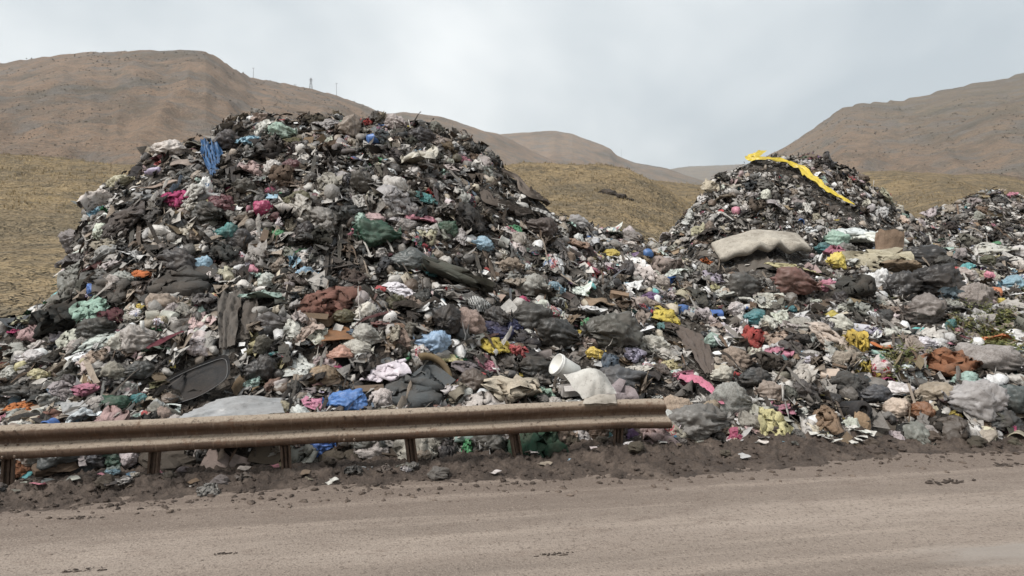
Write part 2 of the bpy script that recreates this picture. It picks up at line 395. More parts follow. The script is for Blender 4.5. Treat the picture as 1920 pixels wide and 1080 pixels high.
# ================================================================== road, in its own (s, t) frame
def road_h(s, t):
    h = 0.014 * fbm(p2(s * 0.35, t * 1.6, 0.3), 3) + 0.010 * fbm(p2(s * 1.6, t * 6.0, 1.3), 4) + 0.006 * ridged(p2(s * 0.5, t * 9.0, 4.3), 2)
    h = h + 0.010 * np.clip(fbm(p2(s * 5, t * 7, 8.3), 3) - 0.12, 0, 1) * sstep(-2.6, -0.6, t)
    return h
def road_frame(o):
    o.location = (RO[0], RO[1], 0); o.rotation_euler = (0, 0, RTH); return o
ss = np.concatenate([np.linspace(-70, -9, 40), np.arange(-8.8, 15, 0.055), np.linspace(15.3, 90, 60)])
tt = np.concatenate([np.linspace(-14, -5.4, 12), np.arange(-5.3, -0.1, 0.04), [0.0, 0.1]])
sg, tg = np.meshgrid(ss, tt, indexing='ij')
RV = np.stack([sg, tg, road_h(sg, tg)], -1).reshape(-1, 3)
M = NT('dusty_road', 0.85, 0.25)
pos = M.coord('Object')
st = M.mapping(pos, (0.18, 1.0, 1.0))
band = M.noise(st, 1.1, 5, 0.55, 0.4)
fine = M.noise(pos, 70, 3, 0.8); grit = M.voro(pos, 55.0); mid = M.noise(M.mapping(pos, (0.45, 1, 1)), 5.5, 5, 0.72)
c = M.ramp(band, [(0.30, (0.185, 0.150, 0.124)), (0.48, (0.255, 0.208, 0.172)), (0.66, (0.335, 0.277, 0.232))])
sx = M.n('ShaderNodeSeparateXYZ'); M.set(sx.inputs[0], pos)
edge = M.math('ADD', sx.outputs[1], M.math('MULTIPLY', M.math('SUBTRACT', mid, 0.5), 1.6))
c = M.mix(M.ramp(M.math('DIVIDE', M.math('ADD', edge, 2.6), 2.0), [(0.25, 0.0), (0.85, 0.8)]), c, (0.15, 0.115, 0.093))
trk = M.noise(M.mapping(pos, (0.05, 1.0, 1)), 3.2, 4, 0.6)
c = M.mix(M.ramp(trk, [(0.47, 0.0), (0.66, 0.25)]), c, (0.20, 0.157, 0.128))
c = M.mix(M.ramp(trk, [(0.36, 0.28), (0.46, 0.0)]), c, (0.42, 0.345, 0.285))
c = M.mix(M.ramp(mid, [(0.56, 0.0), (0.72, 0.5)]), c, (0.16, 0.118, 0.094))
c = M.mix(M.ramp(M.noise(pos, 34, 4, 0.8), [(0.36, 0.8), (0.48, 0.0)]), c, (0.11, 0.084, 0.068))
c = M.mix(M.ramp(fine, [(0.56, 0.0), (0.68, 0.55)]), c, (0.46, 0.385, 0.32))
# smooth wet film of silt in the wheel track
dv = M.n('ShaderNodeVectorMath', operation='LENGTH')
M.set(dv.inputs[0], M.mapping(pos, (0.42, 1.15, 0), (-8.05 * 0.42, 3.2 * 1.15, 0)))
wet = M.ramp(M.math('ADD', dv.outputs['Value'], M.math('MULTIPLY', M.noise(st, 2.4, 4), 1.3)), [(0.75, 1.0), (1.45, 0.0)])
c = M.mix(M.math('MULTIPLY', wet, 0.7), c, (0.28, 0.24, 0.205))
M.base(c)
M.rough(M.mix(wet, (0.86,) * 3, (0.36,) * 3))
hh = M.math('ADD', M.math('MULTIPLY', fine, 0.6), M.math('MULTIPLY', grit, 0.5))
bq = M.n('ShaderNodeBump'); M.set(bq.inputs['Height'], hh); bq.inputs['Distance'].default_value = 0.012
M.set(bq.inputs['Strength'], M.mix(wet, (0.85,) * 3, (0.15,) * 3)); M.normal(bq.outputs[0])
road_frame(link('road', mesh_np('road', RV, grid_faces(len(ss), len(tt))), M.m, kind='structure', label='dusty brown road surface with dried mud', cat='road'))

# muddy verge under the rail
def verge_h(s, t):
    wid = 0.24 + 0.14 * sstep(2.5, 4.5, s) - 0.18 * sstep(6.0, 8.0, s) + 0.30 * perlin(p2(s * 0.8, 0 * s, 4.4)) + 0.16 * perlin(p2(s * 2.7, 0 * s, 6.4))
    ramp_ = sstep(-wid - 0.55, -wid + 0.22, t)
    wx = s + 0.10 * perlin(p2(s * 4, t * 4, 11.)); wy = t + 0.10 * perlin(p2(s * 4, t * 4, 15.))
    def cl(f, z): return np.clip(1.0 - 4.2 * np.abs(perlin(p2(wx * f, wy * f * 1.25, z))), -.35, 1)
    clod = cl(3.3, 2.2) * 0.7 + 0.9 * cl(6.8, 3.2) + 0.75 * cl(13.0, 5.2) + 0.4 * cl(26.0, 6.1)
    tall = 0.035 + 0.10 * sstep(4.0, 7.5, s) * (1 - sstep(8.5, 11, s))
    lump = 0.5 + 0.9 * perlin(p2(s * 0.9, t * 0.9, 1.1)) + 0.5 * perlin(p2(s * 2.9, t * 2.9, 5.1))
    return -0.02 + ramp_ * (tall * np.clip(0.6 + lump, 0.1, 2) + 0.045 * clod * np.clip(0.6 + lump * .8, .25, 2))
ss = np.arange(-5.5, 16.0, 0.024); tt = np.arange(-1.35, 0.55, 0.022)
sg, tg = np.meshgrid(ss, tt, indexing='ij')
VV = np.stack([sg, tg, verge_h(sg, tg)], -1).reshape(-1, 3)
MUD = NT('churned_mud', 0.82, 0.3)
pos = MUD.coord('Object')
nz = MUD.noise(pos, 3.2, 5, 0.65); fz = MUD.noise(pos, 38, 4, 0.75)
c = MUD.ramp(nz, [(0.3, (0.050, 0.038, 0.031)), (0.5, (0.082, 0.062, 0.050)), (0.72, (0.145, 0.112, 0.090))])
c = MUD.mix(0.5, c, MUD.ramp(fz, [(0.3, 0.2), (0.7, 0.8)]), 'OVERLAY')
sx = MUD.n('ShaderNodeSeparateXYZ'); MUD.set(sx.inputs[0], pos)
outer = MUD.math('ADD', sx.outputs[1], MUD.math('MULTIPLY', MUD.math('SUBTRACT', MUD.noise(pos, 2.3, 5, 0.7), 0.5), 1.5))
c = MUD.mix(MUD.ramp(MUD.math('ADD', outer, 1.5), [(0.35, 0.8), (0.75, 0.0)]), c, (0.235, 0.183, 0.147))
MUD.base(c); MUD.normal(MUD.bump(fz, 0.8, 0.02, MUD.bump(MUD.noise(pos, 11, 4, 0.7), 0.7, 0.05)))
road_frame(link('mud_verge', mesh_np('mud_verge', VV, grid_faces(len(ss), len(tt))), MUD.m, kind='structure', label='churned wet brown mud along the road edge', cat='mud'))

# ================================================================== guardrail
RAILM = NT('mud_caked_steel', 0.85, 0.2)
pos = RAILM.coord('Object'); geo = RAILM.n('ShaderNodeNewGeometry')
sn = RAILM.n('ShaderNodeSeparateXYZ'); RAILM.set(sn.inputs[0], geo.outputs['Normal'])
na = RAILM.noise(RAILM.mapping(pos, (0.5, 1, 1)), 3.0, 5, 0.6); nb = RAILM.noise(RAILM.mapping(pos, (6.0, 1, 0.6)), 6, 4, 0.65); nc = RAILM.noise(pos, 60, 4, 0.75)
c = RAILM.ramp(na, [(0.3, (0.085, 0.055, 0.040)), (0.55, (0.135, 0.092, 0.066)), (0.75, (0.21, 0.155, 0.112))])
c = RAILM.mix(RAILM.ramp(nb, [(0.5, 0.0), (0.72, 0.75)]), c, (0.10, 0.058, 0.038))

# dust that settled on the upward faces
c = RAILM.mix(RAILM.ramp(RAILM.math('ADD', sn.outputs[2], RAILM.math('MULTIPLY', RAILM.math('SUBTRACT', nb, 0.5), 0.5)), [(0.30, 0.0), (0.60, 0.85)]), c, RAILM.mix(RAILM.ramp(nc, [(0.4, 0.0), (0.6, 1.0)]), (0.32, 0.262, 0.205), (0.41, 0.34, 0.268)))
c = RAILM.mix(RAILM.ramp(RAILM.noise(pos, 22, 5, 0.7), [(0.56, 0.0), (0.66, 0.85)]), c, (0.055, 0.038, 0.029))
c = RAILM.mix(RAILM.ramp(RAILM.noise(RAILM.mapping(pos, (9, 1, .35)), 4, 4, 0.7), [(0.55, 0.0), (0.7, 0.6)]), c, (0.24, 0.18, 0.135))
c = RAILM.mix(RAILM.ramp(RAILM.noise(pos, 7, 4, 0.7), [(0.60, 0.0), (0.68, 0.55)]), c, (0.13, 0.066, 0.038))
c = RAILM.mix(RAILM.ramp(nc, [(0.30, 0.9), (0.40, 0.0)]), c, (0.05, 0.033, 0.024))
RAILM.base(c); RAILM.rough(RAILM.ramp(na, [(0.3, 0.75), (0.7, 0.95)]))
RAILM.normal(RAILM.bump(nc, 0.7, 0.01, RAILM.bump(RAILM.noise(pos, 14, 4), 0.5, 0.02)))
rail = link('guardrail', None, label='mud caked steel crash barrier along the road edge', cat='guardrail')
road_frame(rail)
S_END = rail_s_at_px(1243)
def rail_top(s): return np.interp(s, [-4, 0, S_END], [0.60, 0.632, 0.688])
prof = [(0.004, -.158), (-.018, -.155), (-.058, -.142), (-.080, -.118), (-.086, -.092), (-.079, -.066), (-.050, -.044), (-.012, -.024), (-.002, 0.0)]
prof = prof + [(a, -b) for a, b in prof[-2::-1]]
th = 0.005
loop = prof + [(a + th * 1.6, b * 0.985) for a, b in prof[::-1]]
def beam(s0, s1, dy, nm='beam'):
    sv = np.linspace(s0, s1, int((s1 - s0) / 0.05)); L = np.array(loop)
    tw = 0.018 * perlin(p2(sv * 0.7, sv * 0, 2)); dz = rail_top(sv) - 0.158 + 0.006 * perlin(p2(sv * 1.3, sv * 0, 7))
    flare = 0.05 * sstep(S_END - 0.55, S_END, sv)
    V = np.zeros((len(sv), len(L), 3)); V[:, :, 0] = sv[:, None]
    V[:, :, 1] = L[None, :, 0] + dy + tw[:, None] + 0.010 * perlin(p2(sv[:, None] * 2.2 + 0 * L[None, :, 1], L[None, :, 1] * 6 + 0 * sv[:, None], 3)) - flare[:, None] * (0.35 - L[None, :, 1] * 3.2)
    V[:, :, 2] = dz[:, None] + L[None, :, 1] * (1 + flare[:, None] * 0.5) - flare[:, None] * 0.25
    V[:, :, 0] += (0.09 * (-L[None, :, 1] / 0.31 + 0.2) * sstep(S_END - 0.3, S_END, sv)[:, None])
    Fc = grid_faces(len(sv), len(L), wrap_m=True)
    return link(nm, mesh_np('beam', V.reshape(-1, 3), Fc), RAILM.m, parent=rail)
sj1, sj2 = rail_s_at_px(655), rail_s_at_px(25)
beam(-4.2, sj2 + 0.16, 0.0); beam(sj2 - 0.16, sj1 + 0.16, -0.007); beam(sj1 - 0.16, S_END, -0.014)
for q in (rail_s_at_px(1196), sj1, sj2):
    for dz in (-0.118, -0.022, 0.022, 0.118) if q < 5.5 else (-0.03, 0.03):
        for ds in (-0.05, 0.05):
            m = MB().lathe([(0.0, 0.012), (0.011, 0.012), (0.013, 0.006), (0.013, 0.0)], 6)
            o = link('bolt', m.mesh('bolt'), RAILM.m, parent=rail); o.location = (q + ds, -0.024 if abs(dz) < .05 else -0.098, rail_top(q) - 0.158 + dz); o.rotation_euler = (R(90), 0, 0)
POSTM = NT('rusty_post_steel', 0.8, 0.3)
pos = POSTM.coord('Object'); na = POSTM.noise(pos, 9, 5, 0.7)
POSTM.base(POSTM.ramp(na, [(0.3, (0.045, 0.03, 0.023)), (0.5, (0.10, 0.066, 0.047)), (0.72, (0.18, 0.13, 0.095))])); POSTM.normal(POSTM.bump(POSTM.noise(pos, 45, 4), 0.5, 0.01))
for k, (px, lean, turn) in enumerate([(6, 1.5, 6), (281, 5.0, -14), (536, -2.0, 6), (776, -6.5, 12), (976, -11, 16), (1162, 2.0, -8), (-275, 1, 0)]):
    s = rail_s_at_px(px)
    # sigma section: web with two returned lips, open to the side
    w, dp, t_ = 0.10, 0.055, 0.006
    sec = [(-w / 2 + .018, -dp / 2), (-w / 2, -dp / 2), (-w / 2, dp / 2), (-0.02, dp / 2), (-0.012, dp / 2 - .02), (0.012, dp / 2 - .02), (0.02, dp / 2), (w / 2, dp / 2), (w / 2, -dp / 2), (w / 2 - .018, -dp / 2)]
    inner = [(x * 0.87, y + (t_ if y < 0 else -t_)) for x, y in sec]
    L = sec + inner[::-1]; m = MB(); n = len(L); zs = (-0.35, 0.02, 0.3, 0.60)
    V = [(x + 0.004 * math.sin(zz * 9 + k), y, zz) for zz in zs for x, y in L]
    Fc = [(a * n + i, a * n + (i + 1) % n, (a + 1) * n + (i + 1) % n, (a + 1) * n + i) for a in range(3) for i in range(n)]
    Fc += [(3 * n + i, 3 * n + i + 1, 3 * n + n - 2 - i, 3 * n + n - 1 - i) for i in range(len(sec) - 1)]
    o = link('post', m.add(V, Fc).mesh('post'), POSTM.m, parent=rail)
    o.location = (s, 0.075, rail_top(s) - 0.63); o.rotation_euler = (R(-2), R(lean), R(turn))

# ================================================================== poles on the ridges
POLEM = NT('weathered_pole', 0.8, 0.3); POLEM.base(POLEM.ramp(POLEM.noise(POLEM.coord(), 3), [(0.3, (0.10, 0.10, 0.10)), (0.7, (0.2, 0.2, 0.195))]))
def ridge_pt(px, dep):
    x = (px - 960) / F * dep
    return Vector((x, dep, float(terrain_xy(np.array([x]), np.array([dep]))[0])))
def upole(px, py_top, dep, label):
    b = ridge_pt(px, dep); top = CH + dep * (540 - py_top) / F; h = max(6.0, top - b.z)
    root = link('utility_pole', None, label=label, cat='utility pole', group='poles along the hilltops'); root.location = b
    link('shaft', MB().tube([(0, 0, -1.5), (0, 0, h)], [0.24, 0.15], 8).mesh('shaft'), POLEM.m, parent=root)
    link('crossarm', MB().box((0, 0, h - 0.6), (2.4, 0.18, 0.22)).mesh('crossarm'), POLEM.m, parent=root)
    for x in (-1.0, 0, 1.0): link('insulator', MB().tube([(x, 0, h - 0.49), (x, 0, h - 0.1)], 0.1, 6).mesh('insulator'), POLEM.m, parent=root)
def pylon(px, py_top, dep, label):
    b = ridge_pt(px, dep); top = CH + dep * (540 - py_top) / F; h = max(9.0, top - b.z)
    root = link('lattice_pylon', None, label=label, cat='pylon'); root.location = b
    w0, w1 = h * 0.13, h * 0.03; lv = [0, .3, .55, .75, .9, 1.0]
    def cn(f, sx, sy): w = w0 + (w1 - w0) * f; return (sx * w, sy * w, h * f - (0.8 if f == 0 else 0))
    for sx in (-1, 1):
        for sy in (-1, 1): link('leg', MB().tube([cn(0, sx, sy), cn(1, sx, sy)], 0.13, 4).mesh('leg'), POLEM.m, parent=root)
    for a, c_ in zip(lv[:-1], lv[1:]):
        m = MB()
        for (p, q) in (((-1, -1), (1, -1)), ((1, -1), (1, 1)), ((1, 1), (-1, 1)), ((-1, 1), (-1, -1))):
            m.tube([cn(a, *p), cn(c_, *q)], 0.07, 4); m.tube([cn(a, *q), cn(c_, *p)], 0.07, 4)
        link('brace', m.mesh('brace'), POLEM.m, parent=root)
    for f in (0.72, 0.86): link('crossarm', MB().box((0, 0, h * f), (h * 0.34, 0.3, 0.3)).mesh('crossarm'), POLEM.m, parent=root)
upole(475, 127, 765, 'slim pole on the shoulder of the big brown hill')
pylon(583, 146, 825, 'lattice pylon on the ridge of the big brown hill')
upole(631, 156, 845, 'slim pole on the ridge beyond the lattice pylon')
upole(1165, 279, 1690, 'tiny pole on the steep step of the far hill')
upole(1291, 303, 2900, 'tiny pole on the low far valley ridge')
print('setting', round(time.time() - T0, 1))

zt_max = float(zt.max()) + 12
HZ = bpy.data.materials.new('valley_air'); HZ.use_nodes = True; HZ.node_tree.nodes.clear()
vo = HZ.node_tree.nodes.new('ShaderNodeVolumePrincipled'); vo.inputs['Density'].default_value = 0.00012; vo.inputs['Color'].default_value = (0.86, 0.90, 0.95, 1); vo.inputs['Anisotropy'].default_value = 0.2
HZ.node_tree.links.new(vo.outputs[0], HZ.node_tree.nodes.new('ShaderNodeOutputMaterial').inputs['Volume'])
link('haze', MB().box((0, 0, (zt_max - 1.2) / 2), (10700, 10700, zt_max + 1.2)).mesh('haze'), HZ, kind='stuff', label='thin pale haze filling the valley air', cat='haze')
# ================================================================== soft shapes, settled with a small position-based cloth solver
def _pair(A, B, L, k=1.0, mode=0):
    d = B - A; l = np.sqrt(np.einsum('...i,...i->...', d, d))[..., None] + 1e-9
    c = (l - L) / l
    if mode == 1: c = np.minimum(c, 0)
    elif mode == 2: c = np.maximum(c, 0)
    d *= c * (0.5 * k); A += d; B -= d
def _along(P, ax, L, k=1.0, wrap=False):
    n = P.shape[ax]
    def sl(a, b, st): q = [slice(None)] * P.ndim; q[ax] = slice(a, b, st); return P[tuple(q)]
    for o in (0, 1):
        m = (n - o) // 2
        if m: _pair(sl(o, o + 2 * m, 2), sl(o + 1, o + 2 * m, 2), L, k)
    if wrap: _pair(sl(n - 1, n, 1), sl(0, 1, 1), L, k)
def _diag(P, L, k, wrap=False):
    n = P.shape[1]
    for o in (0, 1):
        a = P[:, o:n - 1:2]; b = P[:, o + 1:n:2]; m = min(a.shape[1], b.shape[1]); a = a[:, :m]; b = b[:, :m]
        _pair(a[:, :, :-1], b[:, :, 1:], L, k); _pair(a[:, :, 1:], b[:, :, :-1], L, k)
def _bend(P, ax, L, k):
    q0 = [slice(None)] * 4; q1 = [slice(None)] * 4; q0[ax] = slice(0, -2); q1[ax] = slice(2, None)
    A = P[tuple(q0)]; B = P[tuple(q1)]
    d = B - A; l = np.sqrt(np.einsum('...i,...i->...', d, d))[..., None] + 1e-9
    d *= np.minimum((l - 2 * L) / l, 0) * (0.25 * k)
    A += d; B -= d

def sim_sheets(nb, n, m, aspect, seed, shrink=(0.5, 0.85), bump=0.3, steps=70, squeeze=0.0, stiff=0.35):
    g = np.random.default_rng(seed)
    h = 1.0 / (m - 1); hy = aspect / (n - 1)
    y, x = np.meshgrid(np.linspace(-.5, .5, n) * aspect, np.linspace(-.5, .5, m), indexing='ij')
    P = np.zeros((nb, n, m, 3)); P[..., 0] = x; P[..., 1] = y
    sh = g.uniform(*shrink, (nb, 1, 1)); sh2 = g.uniform(*shrink, (nb, 1, 1))
    off = g.uniform(0, 90, (nb, 1, 1, 3)); fr = g.uniform(3.0, 6.5, (nb, 1, 1))
    q = np.stack([x[None] * fr, y[None] * fr, 0 * x[None] * fr], -1) + off
    P[..., 0] *= sh; P[..., 1] *= sh2
    P[..., 0] += 0.16 * perlin(q + 31); P[..., 1] += 0.16 * aspect ** 0.5 * perlin(q + 57)
    P[..., 2] = 0.30 + 0.30 * perlin(q) + 0.12 * perlin(q * 2.3)
    bc = g.uniform(-.45, .45, (nb, 5, 2)) * np.array([1, aspect]); br = g.uniform(.12, .3, (nb, 5)); bh = g.uniform(.3, 1, (nb, 5)) * bump
    Q = P.copy()
    Lx, Ly, Ld = h, hy, math.hypot(h, hy)
    for s in range(steps):
        v = (P - Q) * 0.93; Q = P.copy(); P += v; P[..., 2] -= 0.0022
        if squeeze:
            k = squeeze * (1 - s / steps)
            c = P.mean((1, 2), keepdims=True); P[..., :2] -= (P[..., :2] - c[..., :2]) * k
        for it in range(6):
            _along(P, 1, Ly); _along(P, 2, Lx); _diag(P, Ld, 0.35); _bend(P, 1, Ly, stiff); _bend(P, 2, Lx, stiff)
        zf = np.zeros(P.shape[:3])
        for b in range(5):
            dd = (P[..., 0] - bc[:, b, 0, None, None]) ** 2 + (P[..., 1] - bc[:, b, 1, None, None]) ** 2
            zf = np.maximum(zf, bh[:, b, None, None] * np.exp(-dd / br[:, b, None, None] ** 2))
        low = P[..., 2] < zf
        P[..., 2] = np.maximum(P[..., 2], zf)
        Q[..., :2] = np.where(low[..., None], Q[..., :2] * 0.3 + P[..., :2] * 0.7, Q[..., :2]); Q[..., 2] = np.where(low, P[..., 2], Q[..., 2])
    return P
def make_bags(nb, nu, nv, seed):
    """stuffed sacks: slack film over angular contents, creased, gathered into a knotted neck at one end"""
    g = np.random.default_rng(seed); out = []
    a, w = np.meshgrid(np.linspace(0, 2 * np.pi, nu, endpoint=False), np.linspace(0, 1, nv), indexing='ij')
    for k in range(nb):
        wn = 0.86; body = w <= wn
        b = np.pi * (1 - np.clip(w / wn, 0, 1) * 0.955 - 0.006)
        D = np.stack([np.cos(b), np.sin(b) * np.cos(a), np.sin(b) * np.sin(a)], -1)          # neck points along +x
        npl = int(g.integers(16, 34)); N = g.normal(size=(npl, 3)); N /= np.linalg.norm(N, axis=1, keepdims=True); hgt = g.uniform(.72, 1.12, npl)
        dt = np.maximum(np.einsum('ijc,kc->ijk', D, N), 0.12); rr = hgt / dt; r = (rr ** -9.0).sum(-1) ** (-1 / 9.0) * 1.35      # flat panels with rounded edges
        r = np.clip(r, .45, 1.25) * (1 + 0.42 * perlin(D * 1.25 + k * 7.3))
        q = D * 1.0 + 0.35 * np.stack([perlin(D * 1.9 + k * 3.1 + c * 11) for c in range(3)], -1)
        # pleats that run towards the knot
        pl = 0.5 - 2.6 * np.abs(perlin(np.stack([np.cos(a) * 2.6 + k, np.sin(a) * 2.6, w * 1.1 + k * 2.2], -1) + 0.5 * q)) ** .8
        pl2 = 0.5 - 2.6 * np.abs(perlin(np.stack([np.cos(a) * 6.0 + k, np.sin(a) * 6.0, w * 2.0 + k * 1.7], -1) + 0.7 * q)) ** .8
        near = sstep(.35, .84, w)
        cr = sum(am * (0.42 - 2.2 * np.abs(perlin(q * f + k * 5.7 + f)) ** .72) for f, am in ((1.9, .13), (3.8, .10), (7.5, .05)))
        slack = g.uniform(.7, 1.35)
        r = r * (1 + slack * (cr + near * (.24 * pl + .12 * pl2) + .05 * pl))
        X = D * r[..., None] * np.array([g.uniform(1.0, 1.35), 1.0, g.uniform(.62, .9)])
        X[..., 0] += 0.35 * near ** 2
        # neck and ruffled end
        jn = int(np.argmax(w[0] > wn)) - 1; c0 = X[:, jn].mean(0); t = np.clip((w - wn) / (1 - wn), 0, 1)
        fl = .10 + .30 * t ** 1.2 * (1 + .5 * np.sin(a * 5 + k) + .6 * perlin(np.stack([np.cos(a) * 3, np.sin(a) * 3, t * 2 + k], -1)))
        nk = np.stack([c0[0] + .12 + .42 * t * g.uniform(.6, 1.1), c0[1] + fl * np.cos(a), c0[2] + .10 * t + fl * np.sin(a) * .7], -1)
        X = np.where(body[..., None], X, nk)
        lo = np.percentile(X[..., 2], 14); X[..., 2] = np.where(X[..., 2] < lo, lo - .12 * np.tanh((lo - X[..., 2]) / .12 * .5), X[..., 2])
        out.append(X)
    return out
def sim_balls(nb, n, seed, steps=45):
    g = np.random.default_rng(seed); h = 1.0 / (n - 1)
    y, x = np.meshgrid(np.linspace(-.5, .5, n), np.linspace(-.5, .5, n), indexing='ij')
    P = np.zeros((nb, n, n, 3)); P[..., 0] = x; P[..., 1] = y
    q = np.stack([x, y, 0 * x], -1)[None] * 3.2 + g.uniform(0, 90, (nb, 1, 1, 3))
    P *= 0.45
    for k in range(3): P[..., k] += 0.55 * perlin(q + 23 * k) + 0.2 * perlin(q * 2 + 11 * k)
    Q = P.copy(); Rm = g.uniform(.22, .34, (nb, 1, 1, 1)); sq = g.uniform(0.5, 0.8, (nb, 1, 1))
    for s in range(steps):
        v = (P - Q) * 0.85; Q = P.copy(); P += v
        c = P.mean((1, 2), keepdims=True); d = P - c; d[..., 2] /= sq
        l = np.sqrt((d * d).sum(-1, keepdims=True)) + 1e-9; k = np.where(l > Rm, Rm / l, 1.0)
        d *= 1 - (1 - k) * 0.5; d[..., 2] *= sq; P = c + d
        for it in range(5):
            _along(P, 1, h); _along(P, 2, h); _diag(P, h * 1.414, 0.3); _bend(P, 1, h, 0.3); _bend(P, 2, h, 0.3)
    return P

def normalise(V, floor=0.02):
    V = V - V.reshape(-1, 3).mean(0)
    x, y = V[..., 0].ravel(), V[..., 1].ravel()
    a = 0.5 * math.atan2(2 * (x * y).mean(), (x * x).mean() - (y * y).mean()); c, s = math.cos(-a), math.sin(-a)
    W = V.copy(); W[..., 0] = c * V[..., 0] - s * V[..., 1]; W[..., 1] = s * V[..., 0] + c * V[..., 1]
    f = W.reshape(-1, 3); lo, hi = np.percentile(f, 1, 0), np.percentile(f, 99, 0)
    W = (W - np.array([(lo[0] + hi[0]) / 2, (lo[1] + hi[1]) / 2, lo[2]])) / (hi[0] - lo[0])
    return W
class Shape:
    def __init__(s, V, wrap=False, cap=False):
        s.n, s.m = V.shape[:2]; s.wrap = wrap; s.V = normalise(V)
        f = s.V.reshape(-1, 3); s.dim = np.percentile(f, 99, 0) - np.percentile(f, 1, 0); s.me = None
    def faces(s): return grid_faces(s.n, s.m, wrap_n=s.wrap)
    def low(s, k, k2=None):
        k2 = k2 or k
        V = s.V[::k, ::k2]; return V.reshape(-1, 3), grid_faces(V.shape[0], V.shape[1], wrap_n=s.wrap)
    def mesh(s, nm):
        if not s.me:
            s.me = mesh_np(nm, s.V.reshape(-1, 3), s.faces()); s.me.materials.append(None)
        return s.me
SHP = {}
SHP['bag'] = [Shape(v, wrap=True) for v in make_bags(18, 64, 44, 3)]
SHP['sheet'] = [Shape(v) for v in sim_sheets(12, 37, 46, 0.8, 5, (0.35, 0.7), 0.4, 60, 0.01, 0.15)]
SHP['drape'] = [Shape(v) for v in sim_sheets(8, 40, 58, 0.7, 15, (0.65, 0.9), 0.25, 60, 0.006, 0.15)]
SHP['rag'] = [Shape(v) for v in sim_sheets(12, 37, 40, 0.85, 8, (0.28, 0.5), 0.45, 50, 0.03, 0.15)]
SHP['strip'] = [Shape(v) for v in sim_sheets(8, 10, 58, 0.16, 21, (0.55, 0.85), 0.16, 50, 0.0, 0.2)]
SHP['ball'] = [Shape(v) for v in sim_balls(10, 37, 31)]
print('shapes', round(time.time() - T0, 1))
# ================================================================== materials for loose things
def junk(name, rough, spec, dirt=0.7, wr=0.6, fine=0.35, attr=False, pattern=None, mud=(0.105, 0.083, 0.066), wscale=5.0):
    M = NT(name, rough, spec)
    if attr:
        a = M.n('ShaderNodeAttribute'); a.attribute_name = 'tint'; col = a.outputs['Color']; pos = M.pos(); k = 2.6
    else:
        oi = M.n('ShaderNodeObjectInfo'); col = oi.outputs['Color']
        r = M.math('MULTIPLY', oi.outputs['Random'], 40.0)
        cb = M.n('ShaderNodeCombineXYZ'); [M.set(cb.inputs[i], r) for i in range(3)]
        ad = M.n('ShaderNodeVectorMath', operation='ADD'); M.set(ad.inputs[0], M.coord('Object')); M.set(ad.inputs[1], cb.outputs[0]); pos = ad.outputs[0]; k = 1.0
    col0 = col
    if pattern: col = pattern(M, pos, col)
    big = M.noise(pos, 1.6 * k, 5, 0.62, 0.3)
    c = M.mix(M.ramp(big, [(0.46, 0.0), (0.70, dirt * 0.85)]), col, mud)
    sp = M.noise(pos, 26 * k, 3, 0.7)
    c = M.mix(M.ramp(sp, [(0.56, 0.0), (0.68, dirt * 0.8)]), c, tuple(v * 0.6 for v in mud))
    c = M.mix(M.ramp(M.noise(pos, 5.5 * k, 3, 0.6), [(0.35, 0.22), (0.55, 0.0)]), c, tuple(v * 0.75 for v in mud))
    M.base(c)
    M.rough(M.mix(M.ramp(big, [(0.48, 0.0), (0.70, 1.0)]), (rough,) * 3, (min(0.95, rough + 0.3),) * 3))
    q = M.n('ShaderNodeTexNoise', noise_type='RIDGED_MULTIFRACTAL'); M.set(q.inputs['Vector'], pos); q.inputs['Scale'].default_value = wscale * k; q.inputs['Detail'].default_value = 3; q.inputs['Distortion'].default_value = 0.8
    M.normal(M.bump(M.noise(pos, 40 * k, 3, 0.7), fine, 0.012, M.bump(q.outputs[0], wr, 0.028)))
    return M.m
def pat_print(M, pos, col):
    v = M.n('ShaderNodeTexVoronoi'); M.set(v.inputs['Vector'], pos); v.inputs['Scale'].default_value = 4.2
    s = M.n('ShaderNodeSeparateColor'); M.set(s.inputs[0], v.outputs['Color'])
    ink = M.ramp(s.outputs[1], [(0.0, (0.40, 0.03, 0.04)), (0.35, (0.35, 0.03, 0.06)), (0.55, (0.05, 0.14, 0.35)), (0.75, (0.05, 0.25, 0.14)), (0.9, (0.02, 0.02, 0.02))])
    on = M.math('MULTIPLY', M.math('GREATER_THAN', s.outputs[0], 0.6), M.math('GREATER_THAN', M.noise(M.mapping(pos, (1, 2.5, 1)), 14, 2), 0.5))
    return M.mix(on, col, ink)
def pat_zebra(M, pos, col):
    w = M.n('ShaderNodeTexWave'); M.set(w.inputs['Vector'], pos); w.inputs['Scale'].default_value = 5.5; w.inputs['Distortion'].default_value = 5.0; w.inputs['Detail'].default_value = 1.0
    return M.mix(M.math('GREATER_THAN', w.outputs['Fac'], 0.5), (0.62, 0.62, 0.60), (0.015, 0.015, 0.015))
def pat_check(M, pos, col):
    w = M.n('ShaderNodeTexChecker'); M.set(w.inputs['Vector'], pos); w.inputs['Scale'].default_value = 11
    return M.mix(w.outputs['Fac'], (0.55, 0.54, 0.5), (0.03, 0.03, 0.03))
def pat_stripe(M, pos, col):
    w = M.n('ShaderNodeTexWave'); M.set(w.inputs['Vector'], pos); w.inputs['Scale'].default_value = 3.0; w.inputs['Distortion'].default_value = 1.0
    return M.mix(M.math('GREATER_THAN', w.outputs['Fac'], 0.6), col, M.mix(0.65, col, (0.05, 0.05, 0.05)))
def pat_fleck(M, pos, col):
    return M.mix(M.ramp(M.noise(pos, 40, 3, 0.7), [(0.46, 0.0), (0.60, 0.42)]), col, (0.075, 0.06, 0.052))
